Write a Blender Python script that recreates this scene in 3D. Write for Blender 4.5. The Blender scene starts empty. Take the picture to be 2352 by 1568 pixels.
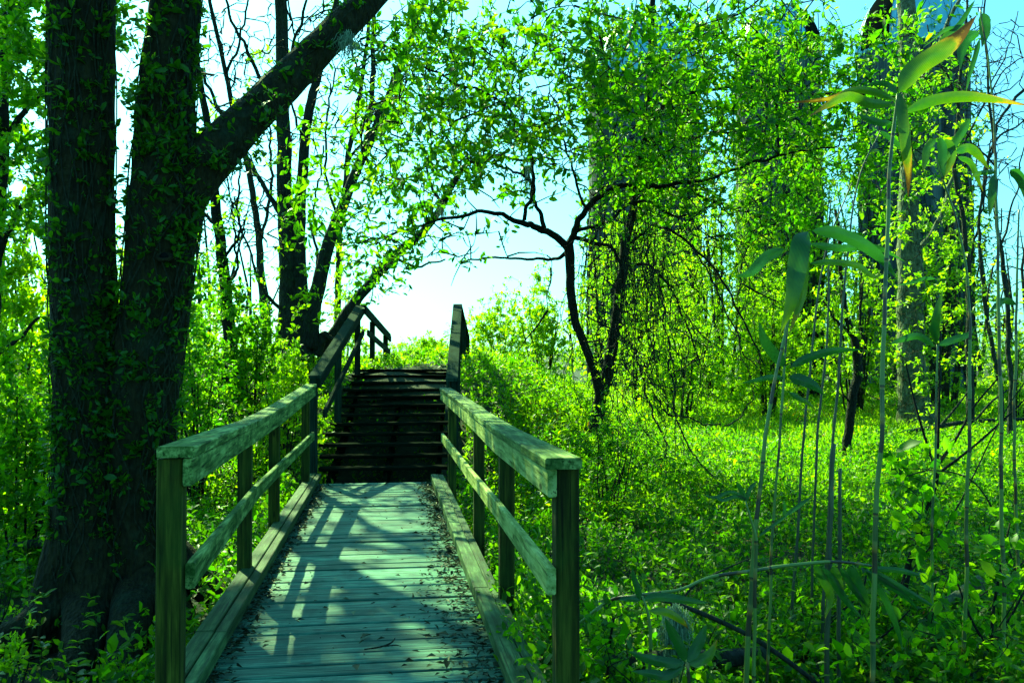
import bpy, math, random
import numpy as np
from mathutils import Vector, Matrix, noise as mnoise

# ------------------------------------------------------------------ camera, world, sun
SC = bpy.context.scene
COL = SC.collection
F, CX, CY, HZ, VX = 2050.0, 1176.0, 784.0, 832.0, 890.0     # pixels of a 2352 wide frame
CAM = Vector((0, 0, 1.3))
YAW = math.atan((CX - VX) / F)
PITCH = math.atan((HZ - CY) / F)
cd = bpy.data.cameras.new('camera')
cam = bpy.data.objects.new('camera', cd)
COL.objects.link(cam)
cam.location = CAM
cam.rotation_euler = (math.pi / 2 + PITCH, 0, -YAW)
cd.sensor_width = 36.0
cd.lens = 36.0 * F / 2352.0
cd.clip_start = 0.05
cd.clip_end = 3000
SC.camera = cam
ROT = cam.rotation_euler.to_matrix()

SUN_AZ, SUN_EL = math.radians(-23), math.radians(40)        # azimuth from +Y, negative is left
sdir = Vector((math.sin(SUN_AZ) * math.cos(SUN_EL), math.cos(SUN_AZ) * math.cos(SUN_EL), math.sin(SUN_EL)))
sl = bpy.data.lights.new('sun', 'SUN')
sl.energy = 5.0
sl.angle = math.radians(0.5)
sl.color = (0.76, 1.0, 0.44)
so = bpy.data.objects.new('sun', sl)
so.rotation_euler = sdir.to_track_quat('Z', 'Y').to_euler()
so.location = (-6, 12, 20)
COL.objects.link(so)

W = bpy.data.worlds.new('World')
SC.world = W
W.use_nodes = True
wn, wl = W.node_tree.nodes, W.node_tree.links
wn.clear()
sky = wn.new('ShaderNodeTexSky')
sky.sky_type = 'NISHITA'
sky.sun_disc = False
sky.sun_elevation = SUN_EL
sky.sun_rotation = SUN_AZ
sky.dust_density = 1.6
tint = wn.new('ShaderNodeMix')
tint.data_type = 'RGBA'
tint.blend_type = 'MULTIPLY'
tint.inputs[0].default_value = 1.0
tint.inputs[7].default_value = (0.34, 1.06, 1.05, 1)
bg = wn.new('ShaderNodeBackground')
bg.inputs[1].default_value = 0.095
wo = wn.new('ShaderNodeOutputWorld')
wl.new(sky.outputs[0], tint.inputs[6])
wl.new(tint.outputs[2], bg.inputs[0])
wl.new(bg.outputs[0], wo.inputs[0])
SC.view_settings.view_transform = 'Standard'
SC.view_settings.look = 'None'
SC.view_settings.gamma = 1.0
SC.view_settings.exposure = 1.7
SC.cycles.max_bounces = 6
SC.cycles.transmission_bounces = 4
SC.cycles.transparent_max_bounces = 4

rng = np.random.default_rng(7)
random.seed(7)


def at(px, py, Y):
    d = ROT @ Vector(((px - CX) / F, -(py - CY) / F, -1.0))
    return CAM + d * (Y / d.y)


def atz(px, py, z):
    d = ROT @ Vector(((px - CX) / F, -(py - CY) / F, -1.0))
    return CAM + d * ((z - CAM.z) / d.z)


def atn(px, py, Y):
    """numpy version of at(): arrays of pixels and depths -> (n,3)"""
    px, py, Y = np.broadcast_arrays(np.asarray(px, float), np.asarray(py, float), np.asarray(Y, float))
    R = np.array(ROT)
    v = np.stack([(px - CX) / F, -(py - CY) / F, -np.ones_like(px)], -1) @ R.T
    return np.array(CAM) + v * (Y / v[..., 1])[..., None]


# ------------------------------------------------------------------ ground shape
def sstep(a, b, x):
    t = np.clip((np.asarray(x, float) - a) / (b - a), 0, 1)
    return t * t * (3 - 2 * t)


def gz(x, y):
    x = np.asarray(x, float)
    y = np.asarray(y, float)
    base = -0.42 + 0.032 * np.maximum(0, y - 9) * sstep(-2, 3, x) - 0.02 * np.maximum(0, y - 40)
    base = np.maximum(base, -1.2)
    hx = 1 - 0.93 * sstep(1.25, 4.6, x - 0.10 * np.maximum(0, y - 13))
    hill = 1.56 * sstep(8.9, 14.4, y + 0.10 * np.minimum(x, 0)) * hx
    hill = hill * (1 - 0.35 * sstep(18, 30, y))
    bumps = 0.05 * np.sin(1.7 * x + 0.6 * y) * np.sin(1.1 * y - 0.8 * x) + 0.03 * np.sin(3.9 * x - 1.3) * np.sin(3.1 * y)
    return base + hill + bumps


# ------------------------------------------------------------------ materials
def new_mat(name):
    m = bpy.data.materials.new(name)
    m.use_nodes = True
    n, l = m.node_tree.nodes, m.node_tree.links
    b = n['Principled BSDF']
    return m, n, l, b


def ramp(n, stops):
    r = n.new('ShaderNodeValToRGB')
    e = r.color_ramp.elements
    while len(e) > 1:
        e.remove(e[-1])
    e[0].position, e[0].color = stops[0][0], (*stops[0][1], 1)
    for p, c in stops[1:]:
        k = e.new(p)
        k.color = (*c, 1)
    return r


def noise_tex(n, l, vec, scale, detail=6, rough=0.6):
    t = n.new('ShaderNodeTexNoise')
    t.inputs['Scale'].default_value = scale
    t.inputs['Detail'].default_value = detail
    t.inputs['Roughness'].default_value = rough
    l.new(vec, t.inputs['Vector'])
    return t


def mapped(n, l, scale):
    tc = n.new('ShaderNodeTexCoord')
    mp = n.new('ShaderNodeMapping')
    mp.inputs['Scale'].default_value = scale
    l.new(tc.outputs['Object'], mp.inputs['Vector'])
    return mp.outputs['Vector']


def bump(n, l, b, h, strength, dist=0.01):
    k = n.new('ShaderNodeBump')
    k.inputs['Strength'].default_value = strength
    k.inputs['Distance'].default_value = dist
    l.new(h, k.inputs['Height'])
    l.new(k.outputs[0], b.inputs['Normal'])


def wood_mat(name, scale, stops, stain=(0.02, 0.05, 0.02), rough=0.75, stainamt=0.6, attr=True, spec=0.15):
    """weathered timber: grain stretched along the board, per-board tone (attribute tone), blotches of algae"""
    m, n, l, b = new_mat(name)
    v = mapped(n, l, scale)
    g = noise_tex(n, l, v, 1.0, 8, 0.65)
    r = ramp(n, stops)
    l.new(g.outputs[0], r.inputs[0])
    col = r.outputs[0]
    if attr:
        a = n.new('ShaderNodeAttribute')
        a.attribute_name = 'rnd'
        mr = n.new('ShaderNodeMapRange')
        mr.inputs[3].default_value = 0.62
        mr.inputs[4].default_value = 1.25
        l.new(a.outputs['Fac'], mr.inputs[0])
        mx = n.new('ShaderNodeMix')
        mx.data_type = 'RGBA'
        mx.blend_type = 'MULTIPLY'
        mx.inputs[0].default_value = 1
        l.new(col, mx.inputs[6])
        l.new(mr.outputs[0], mx.inputs[7])
        col = mx.outputs[2]
    # fine drying checks along the grain, darker
    ck = noise_tex(n, l, mapped(n, l, tuple(q * 2.6 if q > 10 else q * .8 for q in scale)), 1.0, 3, 0.5)
    cr = ramp(n, [(0.33, (0.25,) * 3), (0.42, (1, 1, 1))])
    l.new(ck.outputs[0], cr.inputs[0])
    mc = n.new('ShaderNodeMix')
    mc.data_type = 'RGBA'
    mc.blend_type = 'MULTIPLY'
    mc.inputs[0].default_value = 1
    l.new(col, mc.inputs[6])
    l.new(cr.outputs[0], mc.inputs[7])
    col = mc.outputs[2]
    vk = n.new('ShaderNodeTexVoronoi')
    vk.inputs['Scale'].default_value = 1.0
    l.new(mapped(n, l, tuple(9 if q > 10 else 3.2 for q in scale)), vk.inputs['Vector'])
    kr = ramp(n, [(0.07, (0.2,) * 3), (0.13, (1, 1, 1))])
    l.new(vk.outputs['Distance'], kr.inputs[0])
    mk = n.new('ShaderNodeMix')
    mk.data_type = 'RGBA'
    mk.blend_type = 'MULTIPLY'
    mk.inputs[0].default_value = 1
    l.new(col, mk.inputs[6])
    l.new(kr.outputs[0], mk.inputs[7])
    col = mk.outputs[2]
    v2 = mapped(n, l, (1, 1, 1))
    s = noise_tex(n, l, v2, 5.5, 8, 0.7)
    sr = ramp(n, [(0.46, (0, 0, 0)), (0.66, (stainamt,) * 3)])
    l.new(s.outputs[0], sr.inputs[0])
    mx2 = n.new('ShaderNodeMix')
    mx2.data_type = 'RGBA'
    l.new(sr.outputs[0], mx2.inputs[0])
    l.new(col, mx2.inputs[6])
    mx2.inputs[7].default_value = (*stain, 1)
    l.new(mx2.outputs[2], b.inputs['Base Color'])
    b.inputs['Roughness'].default_value = rough
    b.inputs['Specular IOR Level'].default_value = spec
    bump(n, l, b, g.outputs[0], 0.55, 0.006)
    return m


def bark_mat(name, dark, light, moss, vs=(9, 9, 2.2), mossamt=0.5):
    m, n, l, b = new_mat(name)
    v = mapped(n, l, vs)
    g = noise_tex(n, l, v, 1.6, 9, 0.7)
    vo = n.new('ShaderNodeTexVoronoi')
    vo.inputs['Scale'].default_value = 2.6
    l.new(v, vo.inputs['Vector'])
    r = ramp(n, [(0.3, dark), (0.72, light)])
    l.new(g.outputs[0], r.inputs[0])
    v2 = mapped(n, l, (1, 1, 1))
    s = noise_tex(n, l, v2, 3.2, 8, 0.72)
    sr = ramp(n, [(0.5, (0, 0, 0)), (0.66, (mossamt,) * 3)])
    l.new(s.outputs[0], sr.inputs[0])
    mx = n.new('ShaderNodeMix')
    mx.data_type = 'RGBA'
    l.new(sr.outputs[0], mx.inputs[0])
    l.new(r.outputs[0], mx.inputs[6])
    mx.inputs[7].default_value = (*moss, 1)
    l.new(mx.outputs[2], b.inputs['Base Color'])
    b.inputs['Roughness'].default_value = 0.9
    b.inputs['Specular IOR Level'].default_value = 0.2
    ad = n.new('ShaderNodeMath')
    ad.operation = 'ADD'
    l.new(g.outputs[0], ad.inputs[0])
    l.new(vo.outputs['Distance'], ad.inputs[1])
    bump(n, l, b, ad.outputs[0], 1.0, 0.05)
    return m


def leaf_mat(name, stops, trans, gloss=0.35, tmix=0.5):
    """leaf: diffuse and gloss from the upper side, light passing through from behind; tone varies leaf by leaf"""
    m, n, l, b = new_mat(name)
    a = n.new('ShaderNodeAttribute')
    a.attribute_name = 'rnd'
    r = ramp(n, stops)
    l.new(a.outputs['Fac'], r.inputs[0])
    l.new(r.outputs[0], b.inputs['Base Color'])
    b.inputs['Roughness'].default_value = 0.42
    b.inputs['Specular IOR Level'].default_value = gloss
    t = n.new('ShaderNodeBsdfTranslucent')
    r2 = ramp(n, trans)
    l.new(a.outputs['Fac'], r2.inputs[0])
    l.new(r2.outputs[0], t.inputs['Color'])
    mx = n.new('ShaderNodeMixShader')
    mx.inputs[0].default_value = tmix
    l.new(b.outputs[0], mx.inputs[1])
    l.new(t.outputs[0], mx.inputs[2])
    l.new(mx.outputs[0], n['Material Output'].inputs['Surface'])
    return m


M = {}
M['deck'] = wood_mat('weathered_deck_board', (3, 60, 60), [(0.36, (0.011, 0.060, 0.046)), (0.5, (0.040, 0.165, 0.115)), (0.64, (0.105, 0.32, 0.205))], (0.012, 0.055, 0.040), 0.6, 0.75)
M['kerb'] = wood_mat('kerb_timber', (40, 3, 40), [(0.36, (0.010, 0.030, 0.009)), (0.5, (0.034, 0.086, 0.028)), (0.64, (0.085, 0.165, 0.055))], (0.014, 0.045, 0.008), 0.7, 0.8)
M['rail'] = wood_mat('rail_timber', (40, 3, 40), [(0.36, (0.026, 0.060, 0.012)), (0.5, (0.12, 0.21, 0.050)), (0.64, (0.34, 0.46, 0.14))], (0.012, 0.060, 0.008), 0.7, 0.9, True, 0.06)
M['raillit'] = wood_mat('sun_painted_rail_timber', (40, 3, 40), [(0.36, (0.14, 0.20, 0.045)), (0.5, (0.40, 0.50, 0.14)), (0.64, (0.58, 0.68, 0.24))], (0.06, 0.14, 0.02), 0.7, 0.7, True, 0.08)  # brighter copy of the rail timber, sunlight on the inner boards painted in
M['post'] = wood_mat('post_timber', (38, 38, 2.4), [(0.36, (0.009, 0.013, 0.001)), (0.5, (0.034, 0.044, 0.003)), (0.64, (0.090, 0.102, 0.010))], (0.018, 0.055, 0.005), 0.75, 0.6)
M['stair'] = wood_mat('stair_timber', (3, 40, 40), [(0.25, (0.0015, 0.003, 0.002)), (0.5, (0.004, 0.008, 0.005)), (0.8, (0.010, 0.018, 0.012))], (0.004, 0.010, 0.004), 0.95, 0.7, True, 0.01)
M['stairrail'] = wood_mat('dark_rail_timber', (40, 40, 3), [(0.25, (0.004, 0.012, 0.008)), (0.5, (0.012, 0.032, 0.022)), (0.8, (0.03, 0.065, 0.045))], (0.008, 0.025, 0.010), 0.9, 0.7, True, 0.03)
M['bark'] = bark_mat('old_trunk_bark', (0.004, 0.005, 0.002), (0.050, 0.044, 0.014), (0.024, 0.060, 0.032), (16, 16, 6), 0.55)
M['barkdark'] = bark_mat('dark_branch_bark', (0.005, 0.006, 0.005), (0.022, 0.026, 0.018), (0.02, 0.04, 0.012), (20, 20, 7), 0.35)
M['barkmid'] = bark_mat('grey_trunk_bark', (0.010, 0.013, 0.010), (0.05, 0.06, 0.048), (0.035, 0.075, 0.022), (12, 12, 4), 0.5)
M['barkpale'] = bark_mat('pale_trunk_bark', (0.02, 0.03, 0.014), (0.26, 0.30, 0.17), (0.02, 0.05, 0.012), (10, 10, 4), 0.8)
M['vine'] = bark_mat('vine_bark', (0.012, 0.016, 0.008), (0.06, 0.07, 0.04), (0.035, 0.07, 0.012), (25, 25, 8), 0.3)

G0 = [(0.0, (0.006, 0.040, 0.002)), (0.5, (0.016, 0.085, 0.003)), (0.9, (0.045, 0.13, 0.003)), (0.985, (0.08, 0.15, 0.004)), (1.0, (0.22, 0.09, 0.01))]
T0 = [(0.0, (0.03, 0.26, 0.001)), (0.5, (0.17, 0.58, 0.002)), (1.0, (0.52, 0.84, 0.004))]
M['leaf'] = leaf_mat('canopy_leaf', G0, T0, 0.16, 0.5)
M['leafdark'] = leaf_mat('ivy_leaf', [(0, (0.006, 0.06, 0.003)), (0.7, (0.014, 0.11, 0.005)), (1, (0.04, 0.17, 0.006))], [(0, (0.03, 0.22, 0.002)), (1, (0.20, 0.52, 0.004))], 0.3, 0.4)
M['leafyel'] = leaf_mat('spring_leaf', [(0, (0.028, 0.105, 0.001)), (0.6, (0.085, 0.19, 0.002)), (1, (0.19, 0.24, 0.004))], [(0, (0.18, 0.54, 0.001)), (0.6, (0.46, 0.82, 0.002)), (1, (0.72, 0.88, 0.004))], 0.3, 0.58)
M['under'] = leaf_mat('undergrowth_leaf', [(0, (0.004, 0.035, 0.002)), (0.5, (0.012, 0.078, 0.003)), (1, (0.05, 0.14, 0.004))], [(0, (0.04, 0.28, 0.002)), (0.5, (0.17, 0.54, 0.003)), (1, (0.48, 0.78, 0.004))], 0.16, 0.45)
M['grass'] = leaf_mat('meadow_grass', [(0, (0.05, 0.15, 0.002)), (0.8, (0.14, 0.27, 0.003)), (0.93, (0.22, 0.28, 0.005)), (0.95, (0.30, 0.13, 0.01)), (1, (0.34, 0.10, 0.015))],
                      [(0, (0.18, 0.52, 0.002)), (0.8, (0.50, 0.84, 0.003)), (0.93, (0.7, 0.8, 0.005)), (0.95, (0.7, 0.3, 0.01)), (1, (0.65, 0.2, 0.015))], 0.3, 0.55)
M['moss'] = leaf_mat('hanging_moss', [(0, (0.14, 0.28, 0.16)), (1, (0.36, 0.56, 0.36))], [(0, (0.2, 0.3, 0.2)), (1, (0.35, 0.45, 0.3))], 0.1, 0.35)
M['dead'] = leaf_mat('fallen_brown_leaf', [(0, (0.05, 0.035, 0.008)), (0.6, (0.16, 0.10, 0.02)), (1, (0.30, 0.22, 0.06))], [(0, (0.08, 0.05, 0.01)), (1, (0.4, 0.25, 0.04))], 0.1, 0.25)
M['litter'] = leaf_mat('dead_leaf', [(0, (0.006, 0.010, 0.005)), (0.6, (0.025, 0.034, 0.016)), (0.93, (0.07, 0.10, 0.05)), (1, (0.16, 0.24, 0.12))], [(0, (0.01, 0.02, 0.005)), (1, (0.05, 0.08, 0.03))], 0.05, 0.15)


def cane_mats():
    m, n, l, b = new_mat('cane_stem')
    a = n.new('ShaderNodeAttribute')
    a.attribute_name = 'rnd'
    r = ramp(n, [(0.0, (0.10, 0.17, 0.03)), (0.30, (0.14, 0.22, 0.035)), (0.34, (0.02, 0.02, 0.012)), (0.46, (0.05, 0.035, 0.012)), (0.50, (0.22, 0.12, 0.015)), (0.62, (0.18, 0.20, 0.05)), (0.66, (0.03, 0.075, 0.018)), (1.0, (0.05, 0.12, 0.025))])
    r.color_ramp.interpolation = 'LINEAR'
    v = mapped(n, l, (60, 60, 6))
    g = noise_tex(n, l, v, 1, 6, 0.6)
    ad = n.new('ShaderNodeMath')
    ad.operation = 'MULTIPLY_ADD'
    l.new(g.outputs[0], ad.inputs[0])
    ad.inputs[1].default_value = 0.10
    l.new(a.outputs['Fac'], ad.inputs[2])
    l.new(ad.outputs[0], r.inputs[0])
    l.new(r.outputs[0], b.inputs['Base Color'])
    b.inputs['Roughness'].default_value = 0.4
    M['cane'] = m
    m, n, l, b = new_mat('dark_cane_stem')
    v = mapped(n, l, (40, 40, 5))
    g = noise_tex(n, l, v, 1, 6, 0.6)
    r = ramp(n, [(0.35, (0.022, 0.026, 0.014)), (0.6, (0.06, 0.075, 0.03)), (0.75, (0.16, 0.2, 0.08))])
    l.new(g.outputs[0], r.inputs[0])
    l.new(r.outputs[0], b.inputs['Base Color'])
    b.inputs['Roughness'].default_value = 0.5
    M['canedark'] = m
    # long blade leaf: green with parallel veins, scorched orange and brown towards the tip and edges (attribute rnd)
    m, n, l, b = new_mat('cane_leaf')
    a = n.new('ShaderNodeAttribute')
    a.attribute_name = 'rnd'
    e = n.new('ShaderNodeAttribute')
    e.attribute_name = 'edge'
    v = mapped(n, l, (9, 9, 9))
    g = noise_tex(n, l, v, 1.5, 8, 0.7)
    ad = n.new('ShaderNodeMath')
    ad.operation = 'MULTIPLY_ADD'
    l.new(g.outputs[0], ad.inputs[0])
    ad.inputs[1].default_value = 0.55
    l.new(a.outputs['Fac'], ad.inputs[2])
    r = ramp(n, [(0.0, (0.006, 0.050, 0.012)), (0.42, (0.014, 0.085, 0.014)), (0.62, (0.045, 0.12, 0.004)), (0.80, (0.09, 0.15, 0.004)), (0.90, (0.30, 0.17, 0.008)), (1.0, (0.08, 0.035, 0.006))])
    l.new(ad.outputs[0], r.inputs[0])
    wv = n.new('ShaderNodeMath')
    wv.operation = 'SINE'
    mu = n.new('ShaderNodeMath')
    mu.operation = 'MULTIPLY'
    mu.inputs[1].default_value = 46
    l.new(e.outputs['Fac'], mu.inputs[0])
    l.new(mu.outputs[0], wv.inputs[0])
    mr = n.new('ShaderNodeMapRange')
    mr.inputs[1].default_value = -1
    mr.inputs[3].default_value = 0.55
    mr.inputs[4].default_value = 1.25
    l.new(wv.outputs[0], mr.inputs[0])
    mx = n.new('ShaderNodeMix')
    mx.data_type = 'RGBA'
    mx.blend_type = 'MULTIPLY'
    mx.inputs[0].default_value = 1
    l.new(r.outputs[0], mx.inputs[6])
    l.new(mr.outputs[0], mx.inputs[7])
    l.new(mx.outputs[2], b.inputs['Base Color'])
    b.inputs['Roughness'].default_value = 0.38
    t = n.new('ShaderNodeBsdfTranslucent')
    mt = n.new('ShaderNodeMix')
    mt.data_type = 'RGBA'
    mt.blend_type = 'MULTIPLY'
    mt.inputs[0].default_value = 1
    l.new(mx.outputs[2], mt.inputs[6])
    mt.inputs[7].default_value = (2.3, 2.3, 1.2, 1)
    l.new(mt.outputs[2], t.inputs['Color'])
    ms = n.new('ShaderNodeMixShader')
    ms.inputs[0].default_value = 0.42
    l.new(b.outputs[0], ms.inputs[1])
    l.new(t.outputs[0], ms.inputs[2])
    l.new(ms.outputs[0], n['Material Output'].inputs['Surface'])
    M['blade'] = m


cane_mats()


def ground_mat():
    m, n, l, b = new_mat('forest_floor')
    v = mapped(n, l, (1, 1, 1))
    g = noise_tex(n, l, v, 14, 10, 0.75)
    r = ramp(n, [(0.3, (0.004, 0.008, 0.002)), (0.5, (0.010, 0.024, 0.004)), (0.7, (0.022, 0.06, 0.006))])
    l.new(g.outputs[0], r.inputs[0])
    l.new(r.outputs[0], b.inputs['Base Color'])
    b.inputs['Roughness'].default_value = 0.95
    bump(n, l, b, g.outputs[0], 0.8, 0.05)
    return m


def concrete_mat():
    m, n, l, b = new_mat('silo_concrete')
    v = mapped(n, l, (3.2, 3.2, 0.12))
    g = noise_tex(n, l, v, 1.4, 9, 0.7)
    r = ramp(n, [(0.36, (0.006, 0.014, 0.015)), (0.5, (0.03, 0.055, 0.055)), (0.64, (0.10, 0.15, 0.13))])
    l.new(g.outputs[0], r.inputs[0])
    l.new(r.outputs[0], b.inputs['Base Color'])
    b.inputs['Roughness'].default_value = 0.9
    bump(n, l, b, g.outputs[0], 0.4, 0.03)
    M['concrete'] = m
    m, n, l, b = new_mat('dome_sheet_metal')
    v = mapped(n, l, (3, 3, 3))
    g = noise_tex(n, l, v, 1.4, 6, 0.6)
    r = ramp(n, [(0.3, (0.12, 0.46, 0.62)), (0.7, (0.18, 0.58, 0.74))])
    l.new(g.outputs[0], r.inputs[0])
    l.new(r.outputs[0], b.inputs['Base Color'])
    b.inputs['Roughness'].default_value = 0.4
    M['dome'] = m
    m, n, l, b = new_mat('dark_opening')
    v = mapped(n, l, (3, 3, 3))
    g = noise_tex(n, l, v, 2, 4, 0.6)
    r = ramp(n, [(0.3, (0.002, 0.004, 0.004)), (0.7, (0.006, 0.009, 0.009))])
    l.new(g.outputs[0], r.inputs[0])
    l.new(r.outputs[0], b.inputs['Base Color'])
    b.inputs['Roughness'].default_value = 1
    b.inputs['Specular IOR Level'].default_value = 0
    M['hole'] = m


concrete_mat()
M['ground'] = ground_mat()


# ------------------------------------------------------------------ object helpers
def tag(o, label=None, cat=None, group=None, kind=None):
    if label:
        o['label'] = label
    if cat:
        o['category'] = cat
    if group:
        o['group'] = group
    if kind:
        o['kind'] = kind
    return o


def thing(name, loc, label, cat, group=None):
    o = bpy.data.objects.new(name, None)
    COL.objects.link(o)
    o.location = loc
    o.empty_display_size = 0.1
    return tag(o, label, cat, group)


def np_mesh(name, V, loops, starts, totals, mat, parent=None, smooth=True, attrs=None):
    me = bpy.data.meshes.new(name)
    V = np.asarray(V, np.float32)
    if parent is not None:
        V = V - np.array(parent.matrix_basis.translation if parent.parent is None else parent.matrix_basis.translation + parent.parent.matrix_basis.translation, np.float32)
    me.vertices.add(len(V))
    me.vertices.foreach_set('co', V.ravel())
    me.loops.add(len(loops))
    me.loops.foreach_set('vertex_index', np.asarray(loops, np.int32))
    me.polygons.add(len(starts))
    me.polygons.foreach_set('loop_start', np.asarray(starts, np.int32))
    me.polygons.foreach_set('loop_total', np.asarray(totals, np.int32))
    me.polygons.foreach_set('use_smooth', np.full(len(starts), smooth, bool))
    for k, arr in (attrs or {}).items():
        a = me.attributes.new(k, 'FLOAT', 'POINT')
        a.data.foreach_set('value', np.asarray(arr, np.float32))
    me.update(calc_edges=True)
    me.materials.append(mat)
    o = bpy.data.objects.new(name, me)
    COL.objects.link(o)
    if parent is not None:
        o.parent = parent
    return o


def unit(v):
    v = np.asarray(v, float)
    return v / np.maximum(np.linalg.norm(v, axis=-1, keepdims=True), 1e-9)


OVAL = (np.array([(0, 0, 0), (.27, -.40, .05), (.27, 0, 0), (.27, .40, .05), (.66, -.46, .03), (.66, 0, -.03), (.66, .46, .03), (1, 0, -.13)], float),
        [(0, 1, 2), (0, 2, 3), (1, 4, 5, 2), (2, 5, 6, 3), (4, 7, 5), (5, 7, 6)])
DIAM = (np.array([(0, 0, 0), (.45, -.5, .12), (.45, .5, .12), (1, 0, -.08)], float), [(0, 1, 3), (0, 3, 2)])
BLADE = (np.array([(0, -.5, 0), (0, .5, 0), (.55, -.42, .10), (.55, .42, .10), (1, 0, -.12)], float), [(0, 2, 3, 1), (2, 4, 3)])


class Leaves:
    def __init__(s):
        s.P, s.D, s.N, s.L, s.W, s.R = [], [], [], [], [], []

    def add(s, P, D, N, L, Wd, R=None):
        n = len(P)
        if n == 0:
            return
        s.P.append(P)
        s.D.append(unit(D))
        s.N.append(N)
        s.L.append(np.broadcast_to(L, (n,)))
        s.W.append(np.broadcast_to(Wd, (n,)))
        s.R.append(rng.random(n) if R is None else np.broadcast_to(R, (n,)))

    def clusters(s, C, A, n, size, ratio=0.42, spread=0.9, tonevar=0.35, up=0.35, jitter=0.25):
        """n leaves radiating from each twig tip C pointing roughly along A"""
        C = np.asarray(C, float)
        k = len(C)
        if k == 0:
            return
        A = unit(A)
        P = np.repeat(C, n, 0)
        D = np.repeat(A, n, 0) + rng.normal(0, spread, (k * n, 3))
        D[:, 2] += 0.1
        D = unit(D)
        P = P - np.repeat(A, n, 0) * (rng.random((k * n, 1)) * size * 1.2) + rng.normal(0, size * jitter, (k * n, 3))
        N = rng.normal(0, 0.7, (k * n, 3)) + np.array([0, 0, up + 0.5])
        L = size * np.clip(np.repeat(np.exp(rng.normal(0, .22, k)), n), .6, 1.7) * rng.uniform(0.6, 1.25, k * n)
        tone = np.clip(np.repeat(rng.random(k), n) * tonevar + rng.random(k * n) * (1 - tonevar), 0, 1)
        s.add(P, D, N, L, L * ratio * rng.uniform(0.8, 1.2, k * n), tone)

    def build(s, name, mat, parent=None, shape=OVAL, tubes=None, tmat=None):
        P = np.concatenate(s.P)
        D = np.concatenate(s.D)
        N = np.concatenate(s.N)
        L = np.concatenate(s.L)[:, None, None]
        Wd = np.concatenate(s.W)[:, None, None]
        R = np.concatenate(s.R)
        S = unit(np.cross(N, D))
        N = np.cross(D, S)
        T, faces = shape
        V = P[:, None] + D[:, None] * (T[None, :, 0:1] * L) + S[:, None] * (T[None, :, 1:2] * Wd) + N[:, None] * (T[None, :, 2:3] * L)
        k, m = len(P), len(T)
        fl = np.concatenate([np.array(f) for f in faces])
        loops = (np.arange(k)[:, None] * m + fl[None]).ravel()
        tot = np.tile([len(f) for f in faces], k)
        st = np.concatenate([[0], np.cumsum(tot)[:-1]])
        V, R2 = V.reshape(-1, 3), np.repeat(R, m)
        if tubes is not None and tubes.n:
            nv, nf = len(V), len(tot)
            V = np.concatenate([V] + tubes.V)
            R2 = np.concatenate([R2] + tubes.R)
            tt = np.array([len(f) for f in tubes.F])
            loops = np.concatenate([loops, np.concatenate([np.array(f) for f in tubes.F]) + nv])
            tot = np.concatenate([tot, tt])
            st = np.concatenate([[0], np.cumsum(tot)[:-1]])
        o = np_mesh(name, V, loops, st, tot, mat, parent, True, {'rnd': R2})
        if tubes is not None and tubes.n:
            o.data.materials.append(tmat)
            mi = np.zeros(len(tot), np.int32)
            mi[nf:] = 1
            o.data.polygons.foreach_set('material_index', mi)
        return o


def smooth_path(pts, sub=4):
    """Catmull-Rom through (x,y,z,r) rows"""
    P = np.asarray(pts, float)
    if len(P) < 3 or sub <= 1:
        return P
    Q = np.vstack([2 * P[0] - P[1], P, 2 * P[-1] - P[-2]])
    out = []
    for i in range(1, len(Q) - 2):
        p0, p1, p2, p3 = Q[i - 1], Q[i], Q[i + 1], Q[i + 2]
        for t in np.linspace(0, 1, sub, endpoint=False):
            out.append(0.5 * (2 * p1 + (p2 - p0) * t + (2 * p0 - 5 * p1 + 4 * p2 - p3) * t * t + (3 * p1 - p0 - 3 * p2 + p3) * t ** 3))
    out.append(P[-1])
    out = np.array(out)
    out[:, 3] = np.maximum(out[:, 3], 0.0006)
    return out


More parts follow.
